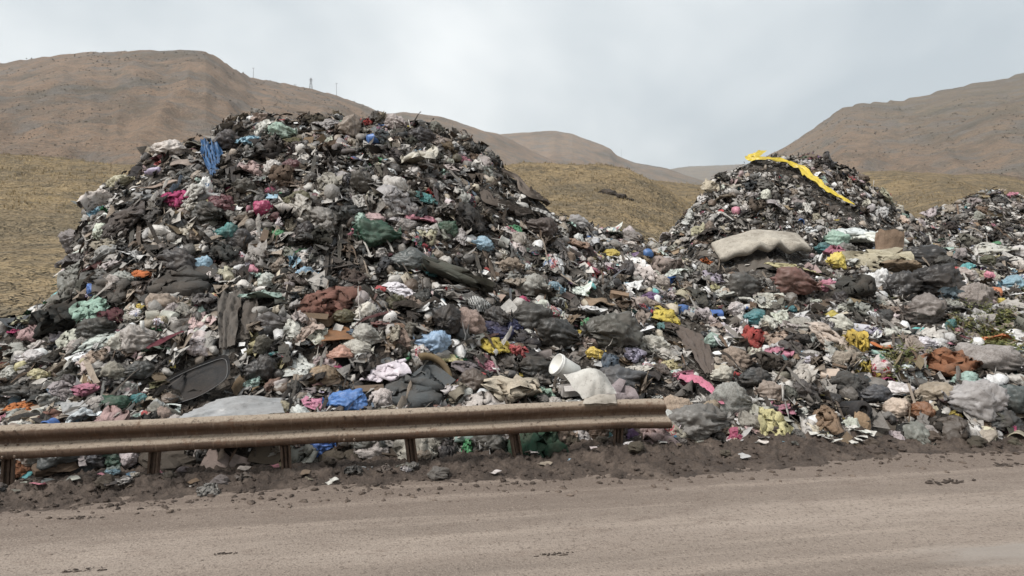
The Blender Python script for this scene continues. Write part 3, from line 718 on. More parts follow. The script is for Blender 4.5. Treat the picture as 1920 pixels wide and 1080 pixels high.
def pat_wood(M, pos, col):
    return M.mix(M.ramp(M.noise(M.mapping(pos, (1.2, 14, 14)), 3.0, 4), [(0.35, 0.0), (0.7, 0.7)]), col, (0.06, 0.042, 0.03))
FILM = junk('thin_plastic_film', 0.42, 0.4, 0.55, 0.9)
FILMC = junk('clean_plastic_film', 0.36, 0.45, 0.28, 0.8)
CLOTH = junk('dirty_cloth', 0.92, 0.15, 0.6, 0.85, 0.6)
PRINT = junk('printed_plastic', 0.38, 0.45, 0.35, 0.7, pattern=pat_print)
ZEBRA = junk('zebra_print_cloth', 0.8, 0.2, 0.12, 0.5, pattern=pat_zebra)
CHECK = junk('check_print_cloth', 0.85, 0.2, 0.15, 0.3, pattern=pat_check)
STRIPE = junk('striped_cloth', 0.9, 0.15, 0.4, 0.6, pattern=pat_stripe)
FLECK = junk('mud_flecked_sacking', 0.85, 0.2, 0.4, 0.7, 0.7, pattern=pat_fleck)
CARD = junk('worn_cardboard', 0.88, 0.2, 0.5, 0.25, 0.3, wscale=2.5)
HARD = junk('scuffed_plastic', 0.42, 0.45, 0.45, 0.12, 0.15)
HARDC = junk('clean_hard_plastic', 0.40, 0.45, 0.14, 0.08, 0.1)
WOOD = junk('weathered_wood', 0.85, 0.2, 0.35, 0.2, 0.4, pattern=pat_wood)
STONE = junk('muddy_stone', 0.9, 0.2, 0.85, 0.5, 0.8)
RUBBER = junk('dusty_rubber', 0.7, 0.3, 0.4, 0.15, 0.4)
S_FILM = junk('loose_film', 0.36, 0.45, 0.38, 0.7, attr=True)
S_CLOTH = junk('loose_cloth', 0.92, 0.15, 0.36, 0.8, 0.6, attr=True)
S_PLAIN = junk('loose_bits', 0.85, 0.2, 0.35, 0.2, 0.3, attr=True)

PAL = {'black': (0.016, 0.016, 0.017), 'charcoal': (0.040, 0.040, 0.041), 'dark grey': (0.078, 0.074, 0.069), 'grey': (0.185, 0.172, 0.158), 'pale grey': (0.37, 0.35, 0.325),
       'dirty white': (0.56, 0.53, 0.49), 'white': (0.72, 0.72, 0.715), 'cream': (0.50, 0.43, 0.32), 'beige': (0.34, 0.275, 0.215), 'brown': (0.15, 0.098, 0.065), 'muddy brown': (0.085, 0.066, 0.052),
       'tan': (0.27, 0.185, 0.11), 'rust brown': (0.26, 0.11, 0.045), 'olive': (0.10, 0.095, 0.045), 'pink': (0.56, 0.20, 0.28), 'pale pink': (0.52, 0.37, 0.37), 'magenta': (0.46, 0.045, 0.16),
       'red': (0.42, 0.045, 0.045), 'dull red': (0.20, 0.082, 0.068), 'maroon': (0.11, 0.028, 0.038), 'orange': (0.62, 0.16, 0.03), 'peach': (0.50, 0.25, 0.17), 'yellow': (0.62, 0.47, 0.05), 'pale yellow': (0.55, 0.49, 0.24),
       'green': (0.04, 0.24, 0.09), 'dark green': (0.02, 0.085, 0.052), 'mint': (0.32, 0.47, 0.41), 'teal': (0.045, 0.22, 0.23), 'turquoise': (0.10, 0.46, 0.46), 'light blue': (0.25, 0.43, 0.55),
       'blue': (0.05, 0.18, 0.52), 'navy': (0.018, 0.025, 0.09), 'purple': (0.15, 0.08, 0.2), 'lilac': (0.40, 0.34, 0.47), 'grey blue': (0.10, 0.14, 0.19), 'slate': (0.07, 0.08, 0.088)}
W_DARK = {'black': 11, 'charcoal': 14, 'dark grey': 14, 'grey': 19, 'muddy brown': 12, 'brown': 5, 'beige': 15, 'pale grey': 24, 'dirty white': 25, 'white': 6, 'cream': 5, 'olive': 1.5, 'slate': 4, 'pale pink': 2, 'pink': .5, 'maroon': .9,
          'light blue': .6, 'mint': 1, 'teal': .4, 'red': .2, 'yellow': .2, 'green': .25, 'blue': .25, 'lilac': .4, 'magenta': .25}
W_MIX = {'black': 8, 'charcoal': 8, 'dark grey': 7, 'grey': 12, 'muddy brown': 5, 'brown': 4, 'beige': 15, 'pale grey': 24, 'dirty white': 33, 'white': 16, 'cream': 6, 'tan': 3, 'pale pink': 4, 'pink': 1.5, 'dull red': 1.2, 'maroon': 1.2,
         'light blue': 1.2, 'mint': 1.5, 'teal': .5, 'red': .7, 'yellow': .8, 'pale yellow': 2, 'green': .9, 'dark green': 1, 'blue': .6, 'turquoise': .35, 'orange': .6, 'lilac': 1, 'magenta': .5, 'slate': 3, 'purple': .6, 'olive': 1.5}
W_PALE = dict(W_MIX); W_PALE.update({'pale grey': 34, 'dirty white': 50, 'white': 30, 'charcoal': 7, 'muddy brown': 6, 'black': 7, 'dark grey': 8, 'beige': 13})
W_HEAP = dict(W_DARK); W_HEAP.update({'pale grey': 34, 'dirty white': 36, 'white': 9, 'muddy brown': 7, 'charcoal': 10, 'black': 8})
ZONES = {   # label phrase, colours
    'top': ('high on the tallest heap', W_DARK), 'mid': ('on the middle slope of the tallest heap', W_DARK), 'low': ('low on the tallest heap behind the guardrail', W_MIX),
    'left': ('on the low spur beside the dry grass bank', W_MIX), 'under': ('behind the posts under the guardrail', W_MIX), 'sad': ('in the dip between the two tall heaps', W_MIX),
    'foot': ('at the roadside past the guardrail end', W_MIX), 'mat': ('in the pale litter below the folded mattress', W_PALE), 'strip': ('on the heap with the yellow strip', W_HEAP), 'far': ('on the small heap farthest off', W_HEAP)}
def zone(px, py, d=0):
    if d > 28.5: return 'far'
    if d > 18.5: return 'strip'
    if px < 150 and py > 540: return 'left'
    if px < 1250:
        rail_y = 860 - 0.046 * px
        if py > rail_y - 12: return 'under'
        if py > 610: return 'low'
        if px > 1020 and py > 400: return 'sad'
        return 'top' if py < 400 else 'mid'
    if py > 690: return 'foot'
    return 'mat'
def pick(w, g=random):
    return g.choices(list(w), list(w.values()))[0]
def jitter(c, v=0.18, dull=0.22):
    m = 0.3 * c[0] + 0.59 * c[1] + 0.11 * c[2]; g_ = (m * 1.05 * .6 + .075, m * .6 + .066, m * .92 * .6 + .056); c = tuple(a * (1 - dull) + b * dull for a, b in zip(c, g_))
    k = 1 + random.uniform(-v, v); return tuple(max(0.008, min(0.85, a * k * (1 + random.uniform(-.06, .06)))) for a in c)

# ================================================================== rigid shapes (unit length along x, standing on z = 0)
class Rigid:
    def __init__(s, mb, smooth=False):
        V = np.array(mb.v); lo, hi = V.min(0), V.max(0); V = (V - np.array([(lo[0] + hi[0]) / 2, (lo[1] + hi[1]) / 2, lo[2]])) / (hi[0] - lo[0])
        s.V = V; s.f = mb.f; s.smooth = smooth; s.dim = (hi - lo) / (hi[0] - lo[0]); s.me = None
    def mesh(s, nm):
        if not s.me:
            me = bpy.data.meshes.new(nm); me.from_pydata([tuple(p) for p in s.V], [], s.f); me.update(); me.materials.append(None)
            if s.smooth: me.polygons.foreach_set('use_smooth', np.ones(len(me.polygons), bool))
            s.me = me
        return s.me
def dent(mb, amp, fq, seed):
    V = np.array(mb.v); L = (V.max(0) - V.min(0)).max(); q = V / L * fq + seed
    V = V + L * amp * np.stack([perlin(q), perlin(q + 31), perlin(q + 67)], -1); mb.v = [tuple(p) for p in V]; return mb
def lay(mb):   # tip a lathe over so that its axis runs along x
    mb.v = [(z, y, -x) for x, y, z in mb.v]; return mb
SHP['bottle'] = [Rigid(dent(lay(MB().lathe([(0, 0), (.30, .01), (.34, .06), (.33, .4), (.30, .6), (.34, .8), (.33, 1.25), (.27, 1.5), (.13, 1.72), (.12, 1.76), (.15, 1.77), (.15, 1.95), (0, 1.96)], 14)), 0.05, 2.5, k * 9.0), True) for k in range(4)]
SHP['tub'] = [Rigid(dent(lay(MB().lathe([(0, .02), (.36, .0), (.39, .03), (.46, .75), (.51, .76), (.51, .80), (.45, .80), (.36, .06), (0, .06)], 20)), 0.035, 2.0, k * 7.0), True) for k in range(3)]
SHP['can'] = [Rigid(dent(lay(MB().lathe([(0, 0), (.30, 0), (.33, .03), (.33, .9), (.30, .94), (0, .92)], 16)), 0.05, 3, k * 5.), True) for k in range(2)]
SHP['lid'] = [Rigid(dent(MB().lathe([(0, .07), (.40, .07), (.44, .085), (.50, .08), (.52, .0), (.50, .0), (.49, .05), (0, .045)], 22), 0.03, 1.5, k * 3.), True) for k in range(2)]
def carton(seed):
    g = random.Random(seed); m = MB(); L, W, H, t = 1.0, g.uniform(.6, .85), g.uniform(.35, .6), .015
    m.box((0, 0, t / 2), (L, W, t)); m.box((0, -W / 2, H / 2 + .02), (L, t, H)); m.box((0, W / 2, H / 2 + .02), (L, t, H)); m.box((-L / 2, 0, H / 2 + .02), (t, W - .04, H)); m.box((L / 2, 0, H / 2 + .02), (t, W - .04, H))
    for sy in (-1, 1):
        a = g.uniform(15, 75); M_ = Matrix.Rotation(R(-sy * a), 3, 'X'); c = M_ @ Vector((0, sy * W * .24, 0)); m.box((0, sy * W / 2 + c.y + sy * .01, H + .03 + abs(c.z) * (1 if a > 0 else 0)), (L * .97, W * .48, t), M_)
    return Rigid(dent(m, 0.09, 1.3, seed * 4.1))
SHP['carton'] = [carton(k) for k in range(4)]
def slab(seed, n=9, m=7, th=0.03, asp=0.7, amp=0.12):
    x, y = np.meshgrid(np.linspace(-.5, .5, n), np.linspace(-.5, .5, m) * asp, indexing='ij')
    ex = 1 + 0.10 * perlin(p2(x * 3, y * 3, seed * 3.3)); x2 = x * ex; y2 = y * (1 + 0.14 * perlin(p2(x * 3 + 9, y * 3, seed * 2.1)))
    z = amp * (perlin(p2(x * 1.6, y * 1.6, seed * 7.7)) * 1.5 + 0.5 * np.abs(x + y * 0.7 * math.sin(seed)) * math.cos(seed * 2))
    V = np.concatenate([np.stack([x2, y2, z + th], -1).reshape(-1, 3), np.stack([x2, y2, z], -1).reshape(-1, 3)])
    f = grid_faces(n, m)[:, ::-1]; Fc = [tuple(q) for q in f] + [tuple(q[::-1] + n * m) for q in f]
    rim = [i * m for i in range(n)] + [(n - 1) * m + j for j in range(1, m)] + [i * m + m - 1 for i in range(n - 2, -1, -1)] + [j for j in range(m - 2, 0, -1)]
    Fc += [(rim[k], rim[(k + 1) % len(rim)], rim[(k + 1) % len(rim)] + n * m, rim[k] + n * m) for k in range(len(rim))]
    mb = MB(); mb.add(V, Fc); return mb
SHP['card'] = [Rigid(slab(k + 1, amp=0.22)) for k in range(6)]
SHP['foam'] = [Rigid(dent(slab(k + 20, 7, 6, 0.22, 0.6, 0.1), 0.03, 5, k), True) for k in range(3)]
SHP['plank'] = [Rigid(dent(slab(k + 40, 12, 3, 0.022, 0.12, 0.04), 0.006, 9, k)) for k in range(3)]
SHP['stick'] = [Rigid(dent(MB().tube([(t, 0, 0) for t in np.linspace(0, 1, 9)], list(np.linspace(.018, .009, 9)), 6), 0.07, 2.0, k * 6.1), True) for k in range(4)]
def stone(seed):
    n, m = 14, 10; V = []
    a, b = np.meshgrid(np.linspace(0, 2 * np.pi, n, endpoint=False), np.linspace(.08, np.pi - .08, m), indexing='ij')
    P = np.stack([np.cos(a) * np.sin(b), np.sin(a) * np.sin(b) * .8, np.cos(b) * .62], -1); P = P * (1 + 0.75 * fbm(P * 1.5 + seed * 5.5, 3))[..., None]
    mb = MB(); mb.add(P.reshape(-1, 3), [tuple(q) for q in grid_faces(n, m, wrap_n=True)] + [tuple(i * m for i in range(n))[::-1], tuple(i * m + m - 1 for i in range(n))])
    return Rigid(dent(mb, 0.06, 5.0, seed * 3.0), False)
SHP['stone'] = [stone(k) for k in range(6)]
def shoe(seed):
    mb = MB(); n = 10; V = []; xs = np.linspace(0, 1, n)
    for x in xs:
        w = .14 + .05 * math.sin(x * 5.2 + .4); h = .10 + .22 * (1 - x) ** 1.3 * (1 if x > .02 else .9)
        V += [(x, -w, 0), (x, -w * 1.04, .05), (x, -w * .7, h), (x, w * .7, h), (x, w * 1.04, .05), (x, w, 0)]
    Fc = [(i * 6 + j, i * 6 + (j + 1) % 6, (i + 1) * 6 + (j + 1) % 6, (i + 1) * 6 + j) for i in range(n - 1) for j in range(6)] + [tuple(range(6)), tuple((n - 1) * 6 + j for j in range(5, -1, -1))]
    return Rigid(dent(mb.add(V, Fc), .03, 2, seed), True)
SHP['shoe'] = [shoe(k) for k in range(2)]
def clump(seed, nb=90, L=0.6, spread=1.0, droop=1.0):
    g = random.Random(seed); mb = MB()
    for k in range(nb):
        a = g.uniform(0, 2 * math.pi); el = g.uniform(.2, 1.35); l = L * g.uniform(.5, 1.1); b = Vector((g.gauss(0, .14), g.gauss(0, .14), 0)) * spread
        d = Vector((math.cos(a) * math.cos(el), math.sin(a) * math.cos(el), math.sin(el))); w = 0.007 * g.uniform(.7, 1.6); sd = Vector((-math.sin(a), math.cos(a), 0)) * w
        P = [b + d * l * t + Vector((0, 0, -droop * l * t * t * .8)) + Vector((g.gauss(0, .02), g.gauss(0, .02), 0)) for t in (0, .33, .66, 1)]
        V = []
        for q, p in enumerate(P): V += [p - sd * (1 - q * .28), p + sd * (1 - q * .28)]
        mb.add(V, [(0, 1, 3, 2), (2, 3, 5, 4), (4, 5, 7, 6)])
    return Rigid(mb)
SHP['straw'] = [clump(k) for k in range(3)] + [clump(7, 200, .5, 1.5, .5)]
def weed(seed, leaves=34):
    g = random.Random(seed); mb = MB()
    for s in range(6):
        a = g.uniform(0, 6.28); tip = Vector((math.cos(a) * g.uniform(.1, .35), math.sin(a) * g.uniform(.1, .35), g.uniform(.25, .6)))
        mb.tube([(0, 0, 0), tip * .5 + Vector((0, 0, .05)), tip], [.008, .006, .003], 4, False)
        for k in range(leaves // 4):
            t = g.uniform(.2, 1); p = tip * t; b = g.uniform(0, 6.28); d = Vector((math.cos(b), math.sin(b), g.uniform(-.3, .5))).normalized(); l = g.uniform(.05, .12); sd = d.cross(Vector((0, 0, 1))).normalized() * l * .3
            mb.add([p, p + d * l * .5 + sd, p + d * l - Vector((0, 0, l * .2)), p + d * l * .5 - sd], [(0, 1, 2, 3)])
    return Rigid(mb)
SHP['weed'] = [weed(k) for k in range(4)]

# ================================================================== placing
def basis(n, yaw, pitch=0.0):
    z = Vector(n).normalized(); x = Vector((1, 0, 0)); x = (x - z * x.dot(z)).normalized(); y = z.cross(x)
    return Matrix((x, y, z)).transposed() @ Matrix.Rotation(yaw, 3, 'Z') @ Matrix.Rotation(pitch, 3, 'X')
def put(name, shape, mat, color, p, n, yaw, size, zs=1.0, ys=1.0, sink=0.2, tilt=0.6, pitch=0.0, label=None, cat=None, group=None):
    up = Vector((0, 0, 1)); nn = (Vector(n) * tilt + up * (1 - tilt)).normalized()
    B = basis(nn, yaw, pitch); o = bpy.data.objects.new(name, shape.mesh(name)); COL.objects.link(o); o.material_slots[0].link = 'OBJECT'; o.material_slots[0].material = mat
    S = Matrix.Diagonal((size, size * ys, size * zs))
    o.matrix_world = Matrix.Translation(Vector(p) - nn * (shape.dim[2] * size * zs * sink)) @ (B @ S).to_4x4()
    o.color = (*color, 1); o['label'] = label; o['category'] = cat
    if group: o['group'] = group
    return o
TAKEN = []          # (px, py, radius px) of the things placed by hand
# ================================================================== things one can pick out in the photograph
# code -> object name, category, shape family, material, sink
KIND = {
    'bag': ('rubbish_bag', 'bag', 'bag', FILM, .16), 'cbag': ('plastic_bag', 'bag', 'bag', FILMC, .14), 'fbag': ('rubbish_sack', 'sack', 'bag', FLECK, .18), 'pbag': ('printed_bag', 'bag', 'bag', PRINT, .15),
    'sht': ('plastic_sheet', 'plastic sheet', 'sheet', FILM, .1), 'csht': ('plastic_sheet', 'plastic sheet', 'sheet', FILMC, .08), 'rag': ('cloth_rag', 'rag', 'rag', CLOTH, .12), 'drp': ('blanket', 'blanket', 'drape', CLOTH, .1),
    'wad': ('film_wad', 'plastic film', 'ball', FILM, .25), 'cwad': ('film_wad', 'plastic film', 'ball', FILMC, .2), 'strip': ('cloth_strip', 'cloth strip', 'strip', CLOTH, .05),
    'zeb': ('patterned_bag', 'bag', 'bag', ZEBRA, .12), 'chk': ('patterned_cloth', 'cloth', 'drape', CHECK, .1), 'str': ('striped_cloth', 'cloth', 'drape', STRIPE, .1),
    'box': ('carton', 'carton', 'carton', CARD, .15), 'card': ('cardboard_sheet', 'cardboard', 'card', CARD, .1), 'tub': ('plastic_tub', 'tub', 'tub', HARDC, .15), 'can': ('tin_can', 'can', 'can', HARD, .15),
    'lid': ('plastic_disc', 'disc', 'lid', HARDC, .1), 'btl': ('plastic_bottle', 'bottle', 'bottle', HARDC, .15), 'foam': ('foam_block', 'foam', 'foam', HARD, .15), 'plk': ('plank', 'plank', 'plank', WOOD, .1),
    'stone': ('stone', 'stone', 'stone', STONE, .25), 'straw': ('straw_clump', 'straw', 'straw', WOOD, .05), 'shoe': ('shoe', 'shoe', 'shoe', RUBBER, .1)}
HERO = [
 # --- low spur at the grass bank
 ('lid', 113, 553, 36, 16, 'turquoise', 'turquoise plastic basin lid'), ('cbag', 181, 547, 30, 26, 'blue', 'small bright blue bag'), ('rag', 120, 600, 96, 92, 'black', 'big tangle of black cloth'),
 ('bag', 182, 622, 62, 34, 'charcoal', 'long charcoal bag beside the black cloth tangle'), ('rag', 210, 597, 52, 20, 'maroon', 'dark maroon cloth'), ('cbag', 268, 581, 22, 14, 'yellow', 'tiny yellow bag'),
 ('bag', 308, 578, 52, 42, 'beige', 'slumped beige plastic bag'), ('rag', 172, 586, 62, 34, 'mint', 'pale mint cloth'), ('rag', 200, 638, 76, 26, 'white', 'white cloth with folds'), ('cbag', 220, 656, 36, 34, 'dirty white', 'knotted white bag under the white cloth'),
 ('rag', 66, 622, 46, 44, 'pale pink', 'pale pink cloth'), ('drp', 26, 650, 76, 56, 'pale grey', 'long pale grey sheet'), ('bag', 22, 702, 34, 40, 'dirty white', 'whitish tied bag with wrinkled sides'), ('bag', 85, 676, 24, 22, 'purple', 'small purple bag'),
 ('rag', 36, 605, 40, 28, 'cream', 'cream cloth bundle'), ('rag', 30, 628, 20, 14, 'magenta', 'scrap of magenta cloth'), ('bag', 122, 700, 44, 26, 'cream', 'mud streaked cream bag'), ('cbag', 75, 707, 34, 22, 'pale yellow', 'pale yellow bag'),
 ('sht', 40, 742, 92, 34, 'black', 'wide black plastic sheet'), ('bag', 265, 640, 60, 40, 'pale grey', 'pale grey lumpy bag by the white pipe'), ('bag', 260, 710, 60, 30, 'charcoal', 'flattened charcoal bag'),
 ('rag', 172, 738, 48, 24, 'pink', 'pink cloth'), ('bag', 215, 766, 62, 28, 'dark green', 'dark green bag'), ('bag', 263, 757, 38, 32, 'teal', 'teal bag next to the dark green one'), ('bag', 182, 768, 36, 26, 'pale grey', 'light grey tied bag'),
 ('rag', 40, 768, 40, 20, 'orange', 'orange cloth'), ('card', 66, 768, 34, 18, 'dirty white', 'stained white card'), ('card', 105, 760, 32, 18, 'white', 'bright white card'), ('cbag', 280, 783, 26, 16, 'red', 'red bag'), ('cbag', 258, 788, 22, 14, 'mint', 'mint green bag'),
 ('bag', 300, 770, 34, 30, 'pale grey', 'grey translucent bag'), ('rag', 195, 792, 26, 12, 'magenta', 'magenta rag'), ('rag', 10, 790, 30, 18, 'pink', 'deep pink rag'), ('bag', 125, 785, 50, 22, 'dirty white', 'off white bag against the rail'),
 # --- front of the tallest heap
 ('sht', 600, 766, 56, 28, 'pink', 'stretched pink plastic film'), ('cbag', 648, 759, 74, 38, 'blue', 'bright blue thin bag spilling onto the rail'), ('fbag', 718, 757, 56, 36, 'dirty white', 'white sack flecked with mud'),
 ('rag', 776, 742, 110, 52, 'slate', 'slate grey jacket cloth'), ('cbag', 487, 703, 58, 46, 'charcoal', 'round charcoal bag'), ('csht', 570, 690, 62, 70, 'dirty white', 'torn white bag hanging open'), ('csht', 722, 690, 76, 84, 'white', 'bright white torn shopping bag'),
 ('cbag', 637, 671, 46, 28, 'peach', 'orange pink knotted bag'), ('sht', 645, 688, 38, 14, 'magenta', 'magenta film under the orange bag'), ('bag', 690, 640, 48, 36, 'pale grey', 'pale grey crumpled bag'), ('bag', 662, 636, 22, 24, 'grey blue', 'small grey blue bag'),
 ('pbag', 786, 673, 38, 36, 'dirty white', 'white shopping bag with red print'), ('cbag', 808, 649, 64, 42, 'light blue', 'round sky blue tied bag'), ('rag', 615, 578, 90, 36, 'dull red', 'bundle of dull red cloth'), ('bag', 648, 598, 46, 18, 'olive', 'olive yellow bag under red cloth'),
 ('box', 603, 596, 50, 32, 'brown', 'dark printed carton lying open'), ('card', 640, 626, 72, 34, 'rust brown', 'orange brown board'), ('box', 690, 728, 52, 26, 'brown', 'flattened brown carton by the white shopping bag'), ('card', 765, 615, 64, 40, 'tan', 'rotting tan board with crumbs'),
 ('pbag', 716, 552, 36, 22, 'red', 'red and white printed bag'), ('csht', 756, 554, 56, 28, 'white', 'white film beside the red print bag'), ('bag', 672, 563, 24, 10, 'light blue', 'flat light blue bag'), ('bag', 745, 572, 40, 26, 'olive', 'dark olive bag'),
 ('bag', 880, 724, 62, 52, 'muddy brown', 'netted brown sack with tied neck'), ('rag', 872, 694, 48, 26, 'grey', 'striped grey cloth over the netted sack'), ('rag', 950, 736, 100, 52, 'cream', 'large cream canvas sack'), ('rag', 1010, 741, 44, 28, 'mint', 'pale green net'),
 ('zeb', 894, 578, 44, 28, 'white', 'zebra striped bag'), ('fbag', 866, 606, 78, 46, 'beige', 'brown flecked sack under the zebra bag'), ('bag', 838, 598, 40, 72, 'black', 'tall black plastic bag'), ('bag', 934, 594, 50, 56, 'charcoal', 'black sack with gathered pleats'),
 ('cbag', 994, 603, 68, 48, 'charcoal', 'smooth charcoal bag'), ('cbag', 1045, 634, 80, 46, 'black', 'plump black bag with a white mark'), ('bag', 1144, 628, 100, 58, 'dark grey', 'big muddy dark grey bag'), ('cbag', 981, 570, 22, 14, 'magenta', 'small raspberry bag'),
 ('pbag', 1026, 590, 52, 36, 'dirty white', 'whitish bag with red lettering'), ('sht', 930, 622, 56, 22, 'navy', 'navy plastic film'), ('cbag', 963, 618, 28, 26, 'navy', 'navy bag'), ('rag', 926, 655, 58, 24, 'yellow', 'mustard yellow cloth'),
 ('csht', 846, 679, 46, 20, 'pale yellow', 'greenish yellow film'), ('csht', 862, 676, 34, 12, 'green', 'green film'), ('csht', 915, 690, 38, 24, 'pink', 'pink and white bag'), ('shoe', 1010, 668, 44, 26, 'grey', 'worn grey trainer sole'),
 ('bag', 1000, 698, 60, 34, 'black', 'crumpled black bag'), ('bag', 1016, 718, 46, 22, 'grey', 'dusty grey bag'), ('cbag', 1117, 665, 34, 32, 'yellow', 'mottled yellow bag'), ('rag', 1142, 682, 34, 44, 'grey blue', 'grey blue denim cloth'),
 ('cbag', 1106, 614, 34, 20, 'green', 'bright green bag'), ('rag', 1090, 628, 26, 16, 'yellow', 'yellow scrap under the green bag'), ('rag', 1104, 586, 52, 24, 'white', 'white patterned cloth'), ('rag', 1243, 598, 42, 26, 'yellow', 'yellow cloth bundle'),
 ('bag', 1226, 652, 58, 30, 'dirty white', 'white blanket roll'), ('rag', 1182, 668, 38, 30, 'lilac', 'lilac cloth'), ('bag', 1165, 722, 96, 46, 'slate', 'slate black bag behind the white canvas'), ('chk', 1226, 740, 34, 40, 'grey', 'black and white checked cloth at rail end'),
 ('card', 1245, 744, 26, 40, 'tan', 'upright tan cardboard'), ('csht', 1190, 700, 50, 34, 'dirty white', 'pale draped film'), ('box', 1072, 732, 42, 42, 'dirty white', 'peeling white crate'), ('card', 1060, 553, 40, 22, 'muddy brown', 'dark brown cushion'),
 ('card', 1122, 560, 50, 36, 'tan', 'folded tan cardboard'), ('box', 1160, 555, 34, 26, 'tan', 'small tan carton'), ('bag', 1040, 545, 34, 22, 'light blue', 'small light blue knotted bag'), ('bag', 1000, 545, 56, 34, 'pale grey', 'grey striped bundle'),
 ('bag', 515, 612, 66, 28, 'dark grey', 'long dark grey bag'), ('bag', 610, 530, 40, 40, 'charcoal', 'dark muddy bag'), ('sht', 500, 562, 66, 34, 'mint', 'pale mint plastic sheet'), ('bag', 505, 530, 38, 32, 'dirty white', 'dirty white tied bag'),
 ('rag', 340, 540, 96, 44, 'dark grey', 'broad dark cloth'), ('bag', 236, 530, 44, 40, 'pale grey', 'pale grey slumped bag'), ('rag', 272, 519, 38, 14, 'orange', 'bright orange cloth'), ('cbag', 378, 498, 38, 40, 'light blue', 'sky blue tied bag'),
 ('bag', 330, 497, 76, 42, 'charcoal', 'wide charcoal bag'), ('bag', 425, 440, 40, 44, 'teal', 'dark teal bag'), ('bag', 456, 456, 48, 36, 'charcoal', 'charcoal bag beside the teal one'), ('cbag', 495, 398, 34, 26, 'magenta', 'bright raspberry pink bag'),
 ('bag', 518, 413, 26, 18, 'maroon', 'dull maroon bag'), ('rag', 330, 376, 50, 28, 'magenta', 'raspberry pink cloth'), ('rag', 240, 405, 84, 60, 'dark grey', 'large dark grey cloth hanging'), ('bag', 458, 352, 40, 40, 'dark grey', 'round dark grey bag under an overhang'),
 ('bag', 545, 312, 44, 40, 'maroon', 'dark brown maroon sack'), ('cwad', 538, 214, 32, 16, 'blue', 'blue film on the very crest'), ('bag', 530, 250, 46, 32, 'mint', 'grey green knotted bag'), ('cwad', 468, 262, 44, 34, 'light blue', 'washed blue film'),
 ('bag', 428, 270, 50, 36, 'charcoal', 'charcoal sack'), ('drp', 388, 264, 62, 24, 'grey', 'grey blanket'), ('bag', 318, 285, 56, 26, 'dirty white', 'dirty white bag on the left shoulder'), ('card', 345, 300, 40, 44, 'beige', 'leaning beige board'),
 ('btl', 288, 320, 28, 28, 'lilac', 'lilac bucket shaped bottle'), ('rag', 544, 268, 30, 16, 'olive', 'olive yellow rag'), ('cbag', 705, 444, 80, 46, 'dark green', 'large dark green bag'), ('cbag', 765, 494, 72, 34, 'slate', 'smooth slate bag'),
 ('rag', 845, 520, 116, 40, 'dark grey', 'wide dark grey tarpaulin'), ('cbag', 905, 457, 40, 42, 'light blue', 'light blue knotted bag'), ('csht', 676, 386, 32, 42, 'dirty white', 'folded white card packet'), ('bag', 740, 362, 48, 42, 'dirty white', 'beige white wrinkled bag'),
 ('sht', 796, 376, 38, 14, 'teal', 'flat teal film'), ('cwad', 965, 432, 26, 20, 'green', 'green plastic scrap'), ('bag', 1143, 481, 38, 16, 'yellow', 'yellow bag'), ('bag', 680, 350, 44, 40, 'dark grey', 'dark grey hollow bag'), ('bag', 604, 410, 60, 28, 'grey', 'grey brown bag'),
 ('cwad', 870, 303, 26, 12, 'pink', 'pink film'), ('bag', 790, 256, 48, 48, 'charcoal', 'round charcoal bag near the crest'), ('bag', 742, 234, 40, 26, 'pale grey', 'pale bag on the crest'), ('rag', 688, 233, 26, 14, 'red', 'red rag on the crest'),
 ('cwad', 655, 232, 30, 14, 'mint', 'mint film on the crest'), ('bag', 1010, 430, 60, 34, 'muddy brown', 'brown sack'), ('str', 1020, 405, 76, 24, 'dirty white', 'white patterned cloth over a ledge'), ('bag', 1085, 425, 44, 26, 'pale grey', 'pale grey bag at the dip'),
 ('sht', 790, 412, 50, 20, 'pink', 'dull pink film'), ('bag', 835, 432, 40, 36, 'dark green', 'small dark green bag'), ('bag', 700, 420, 40, 18, 'pale pink', 'pale pink bag'), ('sht', 440, 470, 40, 20, 'grey', 'grey film'),
 ('bag', 230, 345, 46, 22, 'cream', 'cream flattened bag'), ('card', 300, 350, 66, 22, 'beige', 'pale layered board'), ('foam', 400, 368, 26, 22, 'white', 'white foam piece'), ('foam', 388, 535, 20, 28, 'dirty white', 'pale rounded foam piece'),
 # --- under the rail
 ('bag', 118, 868, 78, 36, 'slate', 'slate blue bag'), ('bag', 60, 872, 40, 34, 'pale grey', 'pale grey bag'), ('rag', 30, 890, 34, 26, 'rust brown', 'orange brown rag'), ('foam', 38, 914, 38, 24, 'turquoise', 'turquoise foam box piece'),
 ('bag', 185, 870, 40, 32, 'slate', 'dark slate bag'), ('bag', 245, 872, 34, 34, 'dirty white', 'dirty white bag'), ('stone', 315, 880, 112, 48, 'muddy brown', 'broad mud caked boulder'), ('card', 425, 874, 84, 34, 'beige', 'crumpled beige paper'),
 ('stone', 580, 872, 40, 30, 'pale grey', 'pale angular stone'), ('cbag', 606, 846, 42, 26, 'blue', 'deep blue bag'), ('stone', 625, 878, 52, 36, 'muddy brown', 'muddy clod'), ('bag', 690, 838, 68, 34, 'dark grey', 'ribbed grey sack'), ('fbag', 697, 866, 58, 36, 'dirty white', 'mud splashed white sack'),
 ('can', 872, 828, 42, 22, 'mint', 'labelled tin can'), ('bag', 916, 834, 66, 48, 'dark grey', 'grey fibrous sack'), ('bag', 745, 838, 40, 30, 'muddy brown', 'brown muddy bag'), ('stone', 745, 872, 48, 30, 'muddy brown', 'round muddy stone'),
 ('bag', 1050, 830, 56, 34, 'beige', 'beige knotted bag'), ('rag', 1085, 820, 40, 24, 'dirty white', 'white bag remnants'), ('bag', 1190, 818, 50, 36, 'muddy brown', 'mud brown bag'), ('bag', 1120, 818, 40, 30, 'brown', 'dull brown bag'),
